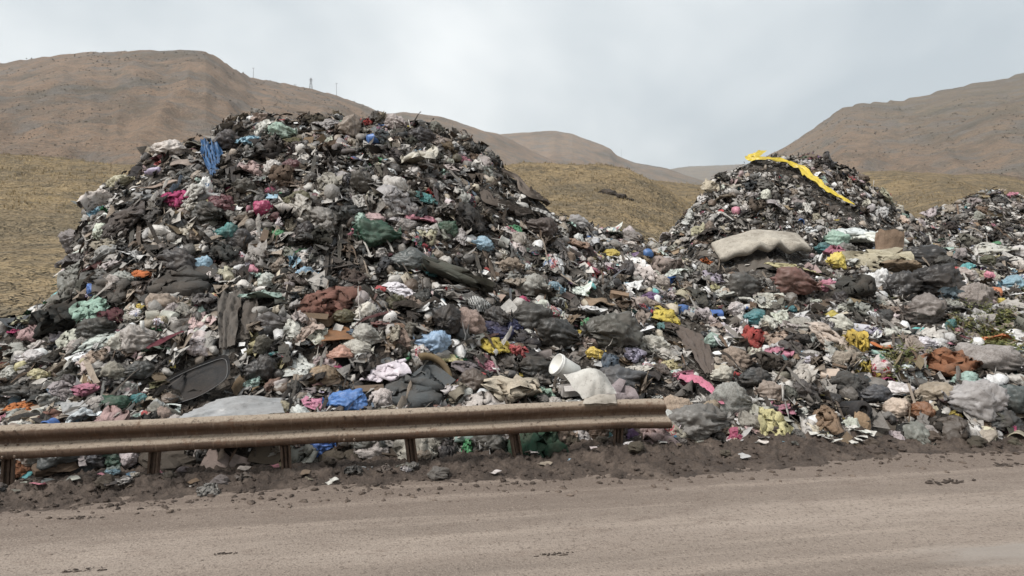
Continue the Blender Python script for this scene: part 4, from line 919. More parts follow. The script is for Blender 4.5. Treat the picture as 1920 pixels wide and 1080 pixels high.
 ('stone', 105, 902, 84, 44, 'brown', 'squared brown clod'), ('card', 500, 858, 56, 30, 'brown', 'sagging brown board'), ('foam', 520, 876, 20, 10, 'pale yellow', 'yellow foam scrap'), ('stone', 1030, 862, 30, 34, 'muddy brown', 'upright muddy stone'),
 ('stone', 1105, 852, 48, 42, 'muddy brown', 'brown boulder by the fifth post'), ('stone', 660, 866, 34, 26, 'muddy brown', 'dark muddy stone'),
 # --- past the rail end
 ('fbag', 1372, 747, 78, 80, 'pale grey', 'big grey flecked sack'), ('bag', 1350, 710, 44, 26, 'dirty white', 'whitish bag above the flecked sack'), ('rag', 1383, 708, 20, 14, 'red', 'red scrap of cloth'), ('fbag', 1275, 772, 56, 40, 'cream', 'cream flecked sack'),
 ('fbag', 1328, 772, 48, 38, 'beige', 'beige lumpy sack'), ('bag', 1310, 803, 110, 44, 'grey', 'dusty grey bag flattened by the mud'), ('bag', 1412, 712, 62, 40, 'charcoal', 'charcoal bag'), ('fbag', 1385, 678, 54, 32, 'beige', 'beige fleece bundle'),
 ('rag', 1410, 636, 26, 52, 'red', 'scarlet cloth'), ('bag', 1430, 636, 34, 24, 'peach', 'peach patterned bag'), ('lid', 1390, 575, 24, 14, 'blue', 'blue plastic lid'), ('tub', 1343, 590, 22, 24, 'blue', 'cobalt blue tub'), ('bag', 1415, 605, 44, 24, 'teal', 'dark teal bag'),
 ('bag', 1335, 645, 36, 26, 'mint', 'grey green bag'), ('cbag', 1355, 615, 20, 22, 'white', 'small white bag'), ('cbag', 1525, 630, 28, 22, 'magenta', 'raspberry pink bag'), ('bag', 1560, 597, 30, 12, 'yellow', 'lemon yellow bag'), ('rag', 1602, 645, 28, 52, 'yellow', 'yellow net'),
 ('tub', 1613, 618, 30, 30, 'white', 'white plastic cup on its side'), ('bag', 1575, 612, 50, 30, 'dirty white', 'white and red patterned bag'), ('card', 1650, 648, 38, 20, 'orange', 'orange plastic panel'), ('btl', 1652, 666, 30, 14, 'mint', 'mint green bottle'),
 ('tub', 1553, 705, 32, 32, 'cream', 'round cream tin'), ('fbag', 1580, 728, 56, 46, 'dark grey', 'round dark fibrous bag'), ('pbag', 1648, 698, 48, 36, 'dirty white', 'white bag with red print'), ('sht', 1655, 716, 34, 14, 'magenta', 'magenta film'), ('bag', 1690, 738, 50, 18, 'white', 'white roll'),
 ('bag', 1730, 588, 70, 56, 'grey', 'grey shiny sack'), ('rag', 1750, 575, 40, 26, 'brown', 'brown cloth over the grey shiny sack'), ('rag', 1720, 626, 40, 20, 'turquoise', 'turquoise rope bundle'), ('bag', 1782, 614, 18, 24, 'teal', 'blue green bag by the weeds'),
 ('csht', 1860, 638, 44, 38, 'orange', 'glossy orange and red wrapper'), ('rag', 1786, 684, 100, 66, 'rust brown', 'orange brown jacket'), ('fbag', 1858, 682, 104, 50, 'pale grey', 'long grey flecked cushion'), ('stone', 1694, 666, 32, 36, 'pale grey', 'grey block'),
 ('bag', 1815, 723, 52, 28, 'mint', 'pale mint bag'), ('bag', 1886, 752, 86, 44, 'slate', 'slate black bag'), ('bag', 1905, 745, 44, 22, 'dirty white', 'pale tied bag by the black one'), ('cbag', 1900, 812, 44, 24, 'magenta', 'bright pink bag by the road'), ('bag', 1765, 747, 84, 30, 'beige', 'long beige bag'),
 ('bag', 1820, 770, 96, 30, 'pale grey', 'long pale grey bag'), ('bag', 1722, 780, 46, 34, 'rust brown', 'rust red bag'), ('bag', 1685, 770, 52, 30, 'cream', 'cream bag'), ('card', 1660, 815, 90, 46, 'muddy brown', 'muddy flat panel'), ('rag', 1540, 790, 52, 60, 'tan', 'tan cloth fold'),
 ('card', 1490, 800, 34, 20, 'dirty white', 'white tray'), ('bag', 1480, 820, 40, 22, 'grey', 'grey muddy bag'), ('stone', 1382, 838, 26, 22, 'beige', 'pale stone by the road'), ('bag', 1640, 745, 56, 30, 'slate', 'slate bag'), ('bag', 1440, 740, 46, 34, 'beige', 'brown furry bundle'),
 ('bag', 1510, 740, 56, 36, 'dark grey', 'dark grey bag'), ('rag', 1500, 712, 40, 50, 'dirty white', 'white draped wrapper'), ('bag', 1870, 795, 70, 34, 'charcoal', 'charcoal bag by the road'),
 # --- round the mattress
 ('bag', 1488, 536, 80, 46, 'dull red', 'brick red sack'), ('drp', 1496, 511, 108, 26, 'pale yellow', 'yellow blanket'), ('bag', 1551, 537, 36, 36, 'pink', 'dusty pink bag'), ('bag', 1395, 540, 64, 44, 'dark grey', 'dark grey bag'), ('cbag', 1642, 522, 42, 54, 'white', 'white bag with dark spots'),
 ('cbag', 1695, 541, 80, 46, 'charcoal', 'round charcoal bag'), ('bag', 1750, 532, 84, 52, 'black', 'crumpled black bag'), ('cbag', 1722, 486, 78, 30, 'black', 'glossy black bag'), ('rag', 1650, 495, 96, 24, 'cream', 'cream cloth'), ('rag', 1690, 508, 60, 20, 'tan', 'tan cloth'),
 ('bag', 1768, 500, 44, 26, 'charcoal', 'small charcoal bag'), ('cbag', 1792, 510, 20, 14, 'red', 'small red bag'), ('bag', 1815, 505, 26, 20, 'turquoise', 'turquoise bag'), ('bag', 1848, 495, 34, 18, 'olive', 'olive yellow bag'), ('bag', 1895, 537, 50, 28, 'light blue', 'pale blue bag'),
 ('fbag', 1830, 562, 64, 44, 'pale grey', 'striped pale sack'), ('bag', 1880, 572, 24, 16, 'yellow', 'lemon bag'), ('csht', 1590, 440, 80, 26, 'white', 'white film heap'), ('csht', 1625, 455, 90, 30, 'white', 'white plastic netting'), ('card', 1765, 478, 50, 20, 'beige', 'beige board'),
 ('csht', 1860, 468, 60, 30, 'dirty white', 'pale torn film'), ('bag', 1905, 480, 40, 26, 'dirty white', 'dirty white bag by the pale film'), ('card', 1500, 578, 32, 30, 'tan', 'torn tan carton'), ('bag', 1480, 580, 24, 24, 'teal', 'small teal bag'), ('card', 1545, 565, 34, 44, 'brown', 'brown board'),
 ('rag', 1600, 545, 60, 60, 'charcoal', 'charcoal coat with white stripes'), ('bag', 1660, 600, 44, 30, 'charcoal', 'matt black bag'), ('bag', 1565, 455, 40, 34, 'mint', 'grey green film bag'), ('bag', 1585, 470, 36, 30, 'grey', 'round grey bag'), ('bag', 1540, 470, 36, 26, 'teal', 'dark teal bag above the blanket'),
]
BAGK = [0]; MASK = []
for (k, px, py, w, h, colr, desc) in HERO:
    nm, cat, fam, mat, sink = KIND[k]
    fx = min(px, 1915) if px > 1900 else px
    p = cast(px, py + 0.32 * h)[0]
    if np.isnan(p).any():
        p = cast(px, py + 0.9 * h)[0]
    if np.isnan(p).any(): continue
    n = heap_normal(p[0:1], p[1:2], 0.35)[0]
    pz = float(heap_z(p[0:1], p[1:2])[0])
    d = p[1]; Wm = w * d / F * 1.06; Hm = h * d / F
    L = SHP[fam]; BAGK[0] += 1; sh = L[(BAGK[0] * 7 + int(px)) % len(L)]
    yaw = random.uniform(-.35, .35) + (math.pi if random.random() < .5 else 0)
    if h > w * 1.15 and fam in ('drape', 'rag', 'sheet', 'card', 'bag'): Wm, yaw = max(Hm, Wm) * 0.95, math.pi / 2 + random.uniform(-.25, .25)
    sl = math.sqrt(max(0, 1 - n[2] ** 2)) * 0.6
    ys = 1.0
    if h < 0.5 * w: ys = max(0.5, min(1.0, 1.7 * h / w / max(0.35, sh.dim[1])))
    need = max(0.1 * Hm, Hm * 1.05 - Wm * sh.dim[1] * ys * (0.15 + sl)); zs = need / max(1e-3, Wm * sh.dim[2]); zs = min(1.35, max(0.62, zs))
    if fam in ('drape', 'card', 'lid', 'strip', 'sheet'): zs = min(zs, 1.0)
    if fam == 'bag':
        Wm *= 1.06; ys = max(ys, .8); zs = min(1.6, max(1.0, 1.05 * Hm / (Wm * sh.dim[2]))); sink = .10
    c = jitter(PAL[colr], 0.07, 0.20)
    z = zone(px, py, d)
    put(nm, sh, mat, c, (p[0], d, pz + 0.02), n, yaw, Wm, zs, ys, sink, 0.7 if fam in ('card', 'lid', 'drape', 'sheet', 'rag') else 0.45, 0, (desc + ' ' + ZONES[z][0]), cat)
    TAKEN.append((px, py, 0.42 * max(w, h))); MASK.append((px, py, w * .5, h * .5))
print('heroes', len(HERO), round(time.time() - T0, 1))

# ---------------------------------------------------------------- cloths laid along a line over the heap
def catmull(P, n):
    P = np.array(P, float); P = np.vstack([2 * P[0] - P[1], P, 2 * P[-1] - P[-2]]); out = []
    t = np.linspace(0, len(P) - 3 - 1e-6, n)
    for q in t:
        i = int(q); f = q - i; a, b, c, d = P[i:i + 4]
        out.append(0.5 * (2 * b + (c - a) * f + (2 * a - 5 * b + 4 * c - d) * f * f + (3 * b - a - 3 * c + d) * f ** 3))
    return np.array(out)
def ribbon(name, pts, widths, mat, color, label, cat, lift=0.05, folds=0.25, nacross=11, fq=5.0, seed=0.0, hang=0.0, nseg=None):
    pts = np.array(pts, float); C_ = cast(pts[:, 0], pts[:, 1])
    ok = ~np.isnan(C_).any(1); C_ = C_[ok]; wd = (np.array(widths, float) * np.ones(len(pts)))[ok] * C_[:, 1] / F
    for a_, b_, c_ in zip(pts[:-1], pts[1:], np.array(widths, float)[:-1] * np.ones(len(pts) - 1)):
        for f_ in np.linspace(0, 1, 5):
            q_ = a_ + (b_ - a_) * f_; MASK.append((q_[0], q_[1] - 2, c_ * .5, c_ * .5)); TAKEN.append((q_[0], q_[1], c_ * .6 + 9))
    n = nseg or max(16, int(len(C_) * 9)); Q = catmull(np.column_stack([C_, wd]), n); P, W = Q[:, :3], Q[:, 3]
    T = np.gradient(P, axis=0); T /= np.linalg.norm(T, axis=1, keepdims=True) + 1e-9
    N = heap_normal(P[:, 0], P[:, 1], 0.4); Sd = np.cross(T, N); Sd /= np.linalg.norm(Sd, axis=1, keepdims=True) + 1e-9
    v = np.linspace(-.5, .5, nacross); al = np.concatenate([[0], np.cumsum(np.linalg.norm(np.diff(P, axis=0), axis=1))])
    ragged = 1 + 0.22 * perlin(p2(al * 4, al * 0, seed + 3))[:, None]
    X = P[:, None, :] + Sd[:, None, :] * (v[None, :, None] * (W[:, None] * ragged)[..., None])
    hzv = heap_z(X[..., 0], X[..., 1], False); sm = np.minimum(hzv, P[:, None, 2] + 0.6 * W[:, None])
    X[..., 2] = np.maximum(X[..., 2] * (1 - 0.75) + 0.75 * sm, hzv - 0.05) + lift
    av = np.broadcast_to(v[None, :], X.shape[:2]); aw = np.broadcast_to(al[:, None] / W.mean(), X.shape[:2])
    wp = perlin(np.stack([aw * .45, av * 1.6, 0 * av + seed + .37], -1)); wp2 = perlin(np.stack([aw * 1.1, av * 3.0, 0 * av + seed + 4.37], -1))
    fo = 0.55 * np.sin(2 * np.pi * (av * fq * .42 + 1.3 * wp)) + 0.35 * np.sin(2 * np.pi * (av * fq * .95 + 1.7 * wp + .8 * wp2)) + 1.2 * wp2 + 0.9 * perlin(np.stack([av * 6, aw * 2.4, 0 * av + seed + 9.4], -1))
    X += N[:, None, :] * (folds * W[:, None] * fo)[..., None] * 0.62
    me = mesh_np(name, X.reshape(-1, 3), grid_faces(n, nacross)); me.materials.append(mat)
    o = link(name, me, None, label=label, cat=cat, color=color); return o
ys_ = ribbon('yellow_strip', [(1444, 292), (1412, 300), (1404, 310), (1408, 320), (1436, 321), (1470, 322), (1503, 337), (1532, 360), (1560, 384), (1602, 406)], [8, 13, 15, 13, 11, 12, 15, 18, 14, 6], FILMC, PAL['yellow'], 'long bright yellow plastic strip draped down the rounded heap', 'plastic strip', 0.34, 0.28, 11, 4.0, 1.0)
cu_ = ribbon('curled_end', [(1406, 318), (1408, 309), (1420, 302), (1434, 297), (1446, 294)], [12, 14, 13, 11, 8], FILMC, PAL['yellow'], None, None, 0.28, 0.25, 9, 4.0, 2.5); cu_.parent = ys_
ribbon('grey_cloth', [(1240, 628), (1268, 632), (1296, 652), (1316, 682), (1330, 722)], [18, 44, 50, 40, 16], CLOTH, jitter((0.135, 0.115, 0.095)), 'long grey brown cloth trailing downslope past the straw clump', 'cloth', 0.14, 0.22, 19, 7.0, 2.0)
ribbon('pink_cloth', [(1274, 738), (1296, 742), (1318, 752), (1340, 772), (1356, 790)], [18, 22, 20, 13, 7], CLOTH, PAL['pink'], 'pink cloth trailing across sacks past the guardrail end', 'cloth', 0.2, 0.3, 13, 5.0, 3.0)
ribbon('hanging_cloth', [(438, 566), (432, 596), (428, 630), (426, 672)], [36, 44, 34, 28], CLOTH, (0.125, 0.112, 0.10), 'grey trouser cloth hanging down beside the black tray', 'cloth', 0.12, 0.3, 17, 5.0, 4.0)
ribbon('hanging_cloth', [(470, 575), (468, 600), (466, 640)], [24, 32, 18], CLOTH, (0.10, 0.088, 0.078), 'second dark trouser cloth hanging beside the grey one', 'cloth', 0.1, 0.3, 13, 5.0, 5.0)
ribbon('maroon_board', [(278, 670), (300, 660), (322, 650), (344, 640)], [16, 15, 13, 10], CARD, PAL['maroon'], 'slanting maroon plastic board beside the white pipe', 'board', 0.10, 0.04, 5, 2.0, 7.0)
ribbon('folded_cloth', [(940, 330), (968, 350), (992, 374), (1020, 388), (1046, 396)], [16, 26, 34, 30, 12], CLOTH, (0.17, 0.14, 0.118), 'long folded grey brown tarpaulin on the far shoulder of the tallest heap', 'tarpaulin', 0.14, 0.3, 19, 8.0, 8.0)
ribbon('folded_cloth', [(905, 372), (930, 390), (960, 404), (1000, 414)], [20, 36, 32, 14], CLOTH, (0.11, 0.092, 0.08), 'dark pleated cloth below the long folded tarpaulin', 'cloth', 0.12, 0.3, 19, 8.0, 9.0)
ribbon('blue_netting', [(392, 272), (396, 290), (398, 312), (402, 338)], [26, 38, 28, 16], FILM, (0.04, 0.12, 0.26), 'blue plastic fibres hanging from the left shoulder of the tallest heap', 'netting', 0.12, 0.4, 19, 10.0, 10.0)
for i, (x0, y0, x1, y1) in enumerate([(436, 300, 440, 372), (448, 304, 446, 386), (428, 300, 426, 340), (590, 290, 584, 350), (640, 440, 636, 500), (655, 455, 652, 510), (815, 330, 822, 400), (250, 420, 244, 486), (262, 430, 262, 480), (690, 300, 720, 350), (905, 480, 930, 540), (890, 490, 905, 545), (320, 420, 316, 470), (612, 480, 606, 540)]):
    ribbon('hanging_strip', [(x0, y0), ((x0 + x1) / 2 + random.uniform(-3, 3), (y0 + y1) / 2), (x1, y1)], [6, 9, 5], CLOTH, jitter(PAL[random.choice(['dark grey', 'muddy brown', 'charcoal'])]), 'dark rag strip hanging down the face of the tallest heap', 'cloth strip', 0.12, 0.3, 7, 4.0, 20.0 + i)['group'] = 'rag strips hanging down the tallest heap'

# ---------------------------------------------------------------- built specially
def at(px, py, dz=0.0, clear=None):
    if clear: MASK.append((px, py, *clear)); TAKEN.append((px, py, max(clear)))
    p = cast(px, py)[0]; n = heap_normal(p[0:1], p[1:2], 0.4)[0]; return Vector(p) + Vector((0, 0, dz)), Vector(n)
def on_rail_plane(px, py, t):
    s = rail_s_at_px(px, t); x, y = st2xy(s, t); return np.array([x, y, CH + y * (540 - py) / F])
# folded mattress over a hump, carpet beneath
MASK += [(1430, 468, 85, 36), (1400, 497, 90, 22)]; TAKEN.append((1430, 475, 70)); p, n = at(1428, 486)
s_ = p.y / F
nx, ny = 46, 22; L_, Wd, th_ = 164 * s_, 0.95, 0.24
X, Y = np.meshgrid(np.linspace(-.5, .5, nx), np.linspace(-.5, .5, ny), indexing='ij')
def mat_surf(X, Y, top):
    zc = 0.22 * np.exp(-((X + 0.02) / 0.30) ** 2) - 0.30 * np.clip(X - 0.1, 0, 1) ** 1.2 - 0.05 * np.clip(-X - .3, 0, 1)
    fold = 0.10 * np.sin(X * 26 + Y * 5) * sstep(0.0, .5, -Y) * (0.3 + sstep(-.2, .2, -np.abs(X - .1) + .2)) + 0.03 * perlin(p2(X * 6, Y * 6, 4.0))
    edge = 1 - np.clip((np.maximum(np.abs(X), np.abs(Y)) - .42) / .08, 0, 1) ** 2 * 0.5
    return np.stack([X * L_, Y * Wd + 0.05 * perlin(p2(X * 5, Y * 2, 9.)), zc * L_ * .34 + fold * .8 + (th_ / 2 if top else -th_ / 2) * edge + 0.03 * ridged(p2(X * 5 + Y * 2, Y * 3, 2.3), 3) + 0.02 * perlin(p2(X * 14, Y * 8, 1.5))], -1)
Vt = mat_surf(X, Y, True).reshape(-1, 3); Vb = mat_surf(X, Y, False).reshape(-1, 3)
rim = [i * ny for i in range(nx)] + [(nx - 1) * ny + j for j in range(1, ny)] + [i * ny + ny - 1 for i in range(nx - 2, -1, -1)] + list(range(ny - 2, 0, -1))
f = grid_faces(nx, ny)[:, ::-1]
mid = (Vt[rim] + Vb[rim]) / 2; cdir = mid.copy(); cdir[:, 2] = 0; cdir /= np.linalg.norm(cdir, axis=1, keepdims=True) + 1e-9
mid = mid + cdir * 0.03; nV = nx * ny; mb = MB()
mb.add(np.vstack([Vt, Vb, mid]), [tuple(q) for q in f] + [tuple(q[::-1] + nV) for q in f] + [(rim[k], rim[(k + 1) % len(rim)], 2 * nV + (k + 1) % len(rim), 2 * nV + k) for k in range(len(rim))] + [(2 * nV + k, 2 * nV + (k + 1) % len(rim), rim[(k + 1) % len(rim)] + nV, rim[k] + nV) for k in range(len(rim))])
matt = link('mattress', mb.mesh('mattress', True), CLOTH, label='sagging cream mattress folded over a hump of rubbish', cat='mattress', color=(0.44, 0.40, 0.34))
matt.matrix_world = Matrix.Translation(p + Vector((0, 0.12, 0.34))) @ Matrix.Rotation(R(-9), 4, 'Y') @ Matrix.Rotation(R(27), 4, 'X') @ Matrix.Rotation(R(-3), 4, 'Z')
ribbon('carpet', [(1310, 484), (1360, 490), (1410, 498), (1455, 506), (1492, 512)], [16, 44, 58, 46, 20], CLOTH, (0.125, 0.11, 0.095), 'grey brown carpet spread under the folded mattress', 'carpet', 0.1, 0.10, 19, 4.0, 11.0, nseg=50)
# moulded black tray
MASK += [(376, 722, 76, 44)]; TAKEN += [(340, 735, 40), (376, 722, 46), (415, 705, 36)]; p, n = at(376, 738)
s_ = p.y / F; mb = MB(); nu, nr = 40, 10; V = []
for j in range(nr):
    r_ = (j + 1) / nr
    for i in range(nu):
        a = 2 * math.pi * i / nu; ca, sa = math.cos(a), math.sin(a); e_ = 4.6
        k = (abs(ca) ** e_ + abs(sa) ** e_) ** (-1 / e_); x, y = ca * k * r_ * .5, sa * k * r_ * .5
        z = 0.10 * x * x * 4 * .4 + (0.05 if j == nr - 1 else 0) + (0.022 if j in (6, 8) else 0) + 0.10 * (y + .5) ** 2 + .012 * math.sin(9 * x + 4 * y)
        V.append((x * 1.0, y * .62 + .10 * x, z))
V.append((0, 0, 0.03))
Fc = [(j * nu + i, j * nu + (i + 1) % nu, (j + 1) * nu + (i + 1) % nu, (j + 1) * nu + i) for j in range(nr - 1) for i in range(nu)] + [(len(V) - 1, (i + 1) % nu, i) for i in range(nu)]
tray = link('boot_tray', mb.add(V, Fc).mesh('boot_tray', True), RUBBER, label='moulded black plastic boot tray lying tilted above the rail', cat='tray', color=(0.016, 0.016, 0.017))
tray.matrix_world = Matrix.Translation(p + Vector((0, -0.06, 0.10))) @ Matrix.Rotation(R(-20), 4, 'Y') @ Matrix.Rotation(R(42), 4, 'X') @ Matrix.Diagonal((140 * s_, 112 * s_, 130 * s_, 1))
mb = MB(); edge = [Vector(V[8 * nu + i]) + Vector((0, 0, .012)) for i in range(nu)]; mb.tube(edge + [edge[0]], 0.0045, 5, False); mb.tube([Vector(V[5 * nu + i]) + Vector((0.05, -.02, .012)) for i in range(nu // 2 + 12, nu)], 0.005, 5, False)
ed = link('rim_bead', mb.mesh('rim_bead', True), HARDC, parent=tray, color=(0.17, 0.17, 0.17))
tray_me = tray.data
# white bucket on its side, with rim, handle and lid
MASK += [(1062, 694, 32, 26), (1110, 728, 56, 36)]; TAKEN += [(1062, 694, 30), (1110, 728, 46)]; p, n = at(1062, 708)
s_ = p.y / F
bk = link('bucket', None, label='white plastic bucket lying on its side beside the white canvas', cat='bucket')
bp = on_rail_plane(1060, 692, .62); s_ = bp[1] / F
bk.matrix_world = Matrix.Translation(Vector(bp)) @ Matrix.Rotation(R(24), 4, 'Z') @ Matrix.Rotation(R(-62), 4, 'Y')
rb, hb = 20 * s_, 46 * s_
link('body', MB().lathe([(0, -.5 * hb), (rb * .88, -.5 * hb), (rb * .92, -.47 * hb), (rb * 1.0, .42 * hb), (rb * 1.0, .5 * hb), (rb * .96, .5 * hb), (rb * .88, -.44 * hb), (0, -.44 * hb)], 28).mesh('body', True), HARDC, parent=bk, color=(0.72, 0.71, 0.67))
link('rim', MB().lathe([(rb * 1.0, .36 * hb), (rb * 1.08, .36 * hb), (rb * 1.08, .39 * hb), (rb * 1.01, .40 * hb), (rb * 1.06, .46 * hb), (rb * 1.06, .5 * hb), (rb, .505 * hb)], 28).mesh('rim', True), HARDC, parent=bk, color=(0.74, 0.73, 0.70))
link('handle', MB().tube([(rb * 1.1 * math.cos(a), rb * 1.1 * math.sin(a), .38 * hb - .16 * hb * math.sin(a * 1.0)) for a in np.linspace(0, math.pi, 14)], 0.006, 6).mesh('handle', True), RUBBER, parent=bk, color=(0.3, 0.3, 0.3))
# stiff white canvas that sags over the rail
def quad_cloth(name, c4, bulge, mat, color, label, cat, seed, n=30, wr=0.02, fq=1.0):
    a, b = np.meshgrid(np.linspace(0, 1, n), np.linspace(0, 1, n), indexing='ij'); TL, TR, BR, BL_ = c4
    X = TL * ((1 - a) * (1 - b))[..., None] + TR * (a * (1 - b))[..., None] + BR * (a * b)[..., None] + BL_ * ((1 - a) * b)[..., None]
    X = X + np.array([0, -.35, .9]) * (bulge * np.sin(np.pi * a) * np.sin(np.pi * np.clip(b, 0, 1)) ** .8)[..., None]
    X = X + np.stack([0 * a, -wr * ridged(p2(a * 3 * fq + b * 1.5, b * 2 * fq, seed + .3), 2), wr * ridged(p2((a * 1.2 + b * 2.2) * 3 * fq * .6, b * 1.2, seed + 5.4), 3)], -1)
    me = mesh_np(name, X.reshape(-1, 3), grid_faces(n, n)); me.materials.append(mat); return link(name, me, None, label=label, cat=cat, color=color)
quad_cloth('canvas', [on_rail_plane(1056, 706, .45), on_rail_plane(1134, 704, .5), on_rail_plane(1156, 740, .05), on_rail_plane(1092, 750, .02)], .2, CARD, (0.56, 0.54, 0.50), 'stiff off white canvas sagging over the guardrail top', 'canvas', 3.0)
quad_cloth('canvas', [on_rail_plane(1096, 748, .03), on_rail_plane(1153, 740, .05), on_rail_plane(1156, 757, -.11), on_rail_plane(1092, 760, -.11)], .05, CARD, (0.40, 0.36, 0.31), 'muddy folded hem of the white canvas resting on the guardrail', 'canvas', 6.0, 16, .012)
MASK.append((440, 770, 100, 24)); TAKEN += [(380, 778, 22), (430, 768, 30), (490, 766, 30)]
quad_cloth('grey_film', [on_rail_plane(420, 752, .75), on_rail_plane(528, 756, .75), on_rail_plane(536, 784, .12), on_rail_plane(330, 796, .12)], .08, FILMC, (0.34, 0.34, 0.34), 'long pale grey plastic film humped along the rail', 'plastic film', 9.0, 50, .045, 1.1)
# tan curved shell like a broken chair seat
MASK += [(812, 710, 46, 34)]; TAKEN += [(812, 710, 40)]; p, n = at(806, 724)
s_ = p.y / F; mb = MB(); V = []; na, nw = 26, 6; 
for i in range(na):
    a = -0.5 + 3.3 * i / (na - 1)
    for (q, z) in ((.72, .0), (.80, .22), (1.0, .26), (1.02, .0), (.98, -.04), (.76, -.04)):
        V.append((math.cos(a) * q * .5, math.sin(a) * q * .38, z * .5 * (0.5 + 0.5 * math.sin(max(0, min(math.pi, a))))))
Fc = [(i * 6 + j, i * 6 + (j + 1) % 6, (i + 1) * 6 + (j + 1) % 6, (i + 1) * 6 + j) for i in range(na - 1) for j in range(6)] + [tuple(range(6)), tuple((na - 1) * 6 + j for j in range(5, -1, -1))]
o = link('chair_shell', mb.add(V, Fc).mesh('chair_shell', True), CARD, label='curved tan shell of a broken seat beside the netted sack', cat='seat', color=(0.17, 0.125, 0.072))
o.matrix_world = Matrix.Translation(p + Vector((0, 0, .14))) @ Matrix.Rotation(R(18), 4, 'Y') @ Matrix.Rotation(R(62), 4, 'X') @ Matrix.Rotation(R(-25), 4, 'Z') @ Matrix.Scale(92 * s_, 4)
# black pipe collar facing the road
MASK += [(1603, 772, 26, 26)]; TAKEN += [(1603, 772, 26)]; p, n = at(1603, 786)
s_ = p.y / F
o = link('pipe_collar', MB().lathe([(10 * s_, .10), (17 * s_, .10), (19 * s_, .07), (19 * s_, -.25), (10 * s_, -.25), (10 * s_, .10)], 24).mesh('pipe_collar', True), RUBBER, label='short black pipe collar with a wide round mouth at the roadside', cat='pipe', color=(0.022, 0.022, 0.024))
o.matrix_world = Matrix.Translation(p + Vector((0, -.1, .12))) @ Matrix.Rotation(R(12), 4, 'Z') @ Matrix.Rotation(R(80), 4, 'X')
# upright white pipe
MASK += [(268, 630, 10, 34)]; TAKEN += [(268, 620, 14)]; p, n = at(270, 655); s_ = p.y / F
pw = link('pipe', None, label='slim upright pipe with a white end among bags', cat='pipe'); pw.location = p
link('tube', MB().tube([(0.02, 0, -.15), (0, -.03, 34 * s_)], 3.2 * s_, 10).mesh('tube', True), HARD, parent=pw, color=(0.22, 0.21, 0.2))
link('white_end', MB().tube([(0, -.03, 34 * s_), (-.006, -.036, 54 * s_)], 3.8 * s_, 10).mesh('white_end', True), HARDC, parent=pw, color=(0.6, 0.59, 0.56))
# paper sack standing open
MASK += [(1663, 455, 32, 34)]; TAKEN += [(1663, 455, 32)]; p, n = at(1663, 482); s_ = p.y / F; nu, nv = 28, 12; V = []
for j in range(nv):
    w_ = j / (nv - 1)
    for i in range(nu):
        a = 2 * math.pi * i / nu; ca, sa = math.cos(a), math.sin(a); k = (abs(ca) ** 4 + abs(sa) ** 4) ** -.25; cr = 0.07 * float(perlin(np.array([[ca * 2.2, sa * 2.2, w_ * 3.1]]))[0]) * (.6 + w_)
        V.append((ca * k * .34 * (1 + cr * 3) + .04 * w_, sa * k * .20 * (1 + cr * 3), w_ * (0.86 + .16 * float(perlin(np.array([[ca * 1.7, sa * 1.7, 7.]]))[0]))))
o = link('paper_sack', MB().add(V, [(j * nu + i, j * nu + (i + 1) % nu, (j + 1) * nu + (i + 1) % nu, (j + 1) * nu + i) for j in range(nv - 1) for i in range(nu)]).mesh('paper_sack', False), CARD, label='crumpled brown paper sack standing open in white film', cat='paper sack', color=(0.29, 0.205, 0.145))
o.matrix_world = Matrix.Translation(p - Vector((0, 0, .12))) @ Matrix.Rotation(R(4), 4, 'Y') @ Matrix.Scale(68 * s_, 4)
# brush and straw
for (px, py, w, c, lab, k) in [(1243, 690, 66, (0.22, 0.13, 0.05), 'brown dry grass clump hanging above the guardrail end', 0), (1572, 668, 62, (0.16, 0.135, 0.075), 'olive straw clump below the yellow net', 1), (1476, 368, 62, (0.07, 0.052, 0.03), 'dark twig tangle on the heap with the yellow strip', 3),
                               (1605, 318, 22, (0.09, 0.065, 0.035), 'small twig tangle on the crest of the rounded heap', 3), (137, 916, 66, (0.135, 0.105, 0.08), 'flattened straw clump in the mud before the rail', 2), (1255, 520, 90, (0.05, 0.04, 0.03), 'dark brush tangle in the dip between heaps', 3), (1330, 785, 50, (0.12, 0.095, 0.065), 'dry stalks below the pink cloth', 1), (1850, 408, 60, (0.17, 0.125, 0.06), 'golden brown brush on the small far heap', 3)]:
    p, n = at(px, py) if not np.isnan(cast(px, py)[0]).any() else (Vector((*st2xy(rail_s_at_px(px, -.25), -.25), .05)), Vector((0, 0, 1)))
    put('straw_clump', SHP['straw'][k], WOOD, c, p + Vector((0, 0, .05)), n, random.uniform(0, 6), w * p.y / F, 0.8, 1, .12, .8, 0, lab, 'straw')
WEEDM = NT('weed_leaf', 0.7, 0.3); WEEDM.base(WEEDM.ramp(WEEDM.noise(WEEDM.pos(), 9, 3), [(0.3, (0.065, 0.078, 0.024)), (0.5, (0.13, 0.14, 0.045)), (0.7, (0.27, 0.22, 0.09))]))
TAKEN += [(1830, 605, 30), (1880, 610, 36), (1890, 650, 26)]
for k in range(92):
    px, py = random.uniform(1785, 1935), random.uniform(572, 690)
    if py > 640 and px < 1860: px += 40
    if k > 80: px, py = random.uniform(1640, 1740), random.uniform(655, 720)
    p = cast(px, py)[0]
    if np.isnan(p).any(): continue
    n = heap_normal(p[0:1], p[1:2])[0]
    put('weed_plant', SHP['weed'][k % 4], WEEDM.m, (1, 1, 1), p, n, random.uniform(0, 6), random.uniform(.22, .42), .8, 1, .05, .4, 0, ('low green weed growing in the rubbish uphill of the orange wrapper' if py < 612 else 'low green weed growing in the rubbish level with the orange wrapper' if py < 650 else 'low green weed growing in the rubbish downhill of the orange wrapper') if k <= 80 else 'low green weed growing beside the grey block', 'weed', 'weeds growing on the rubbish')
print('special', round(time.time() - T0, 1))
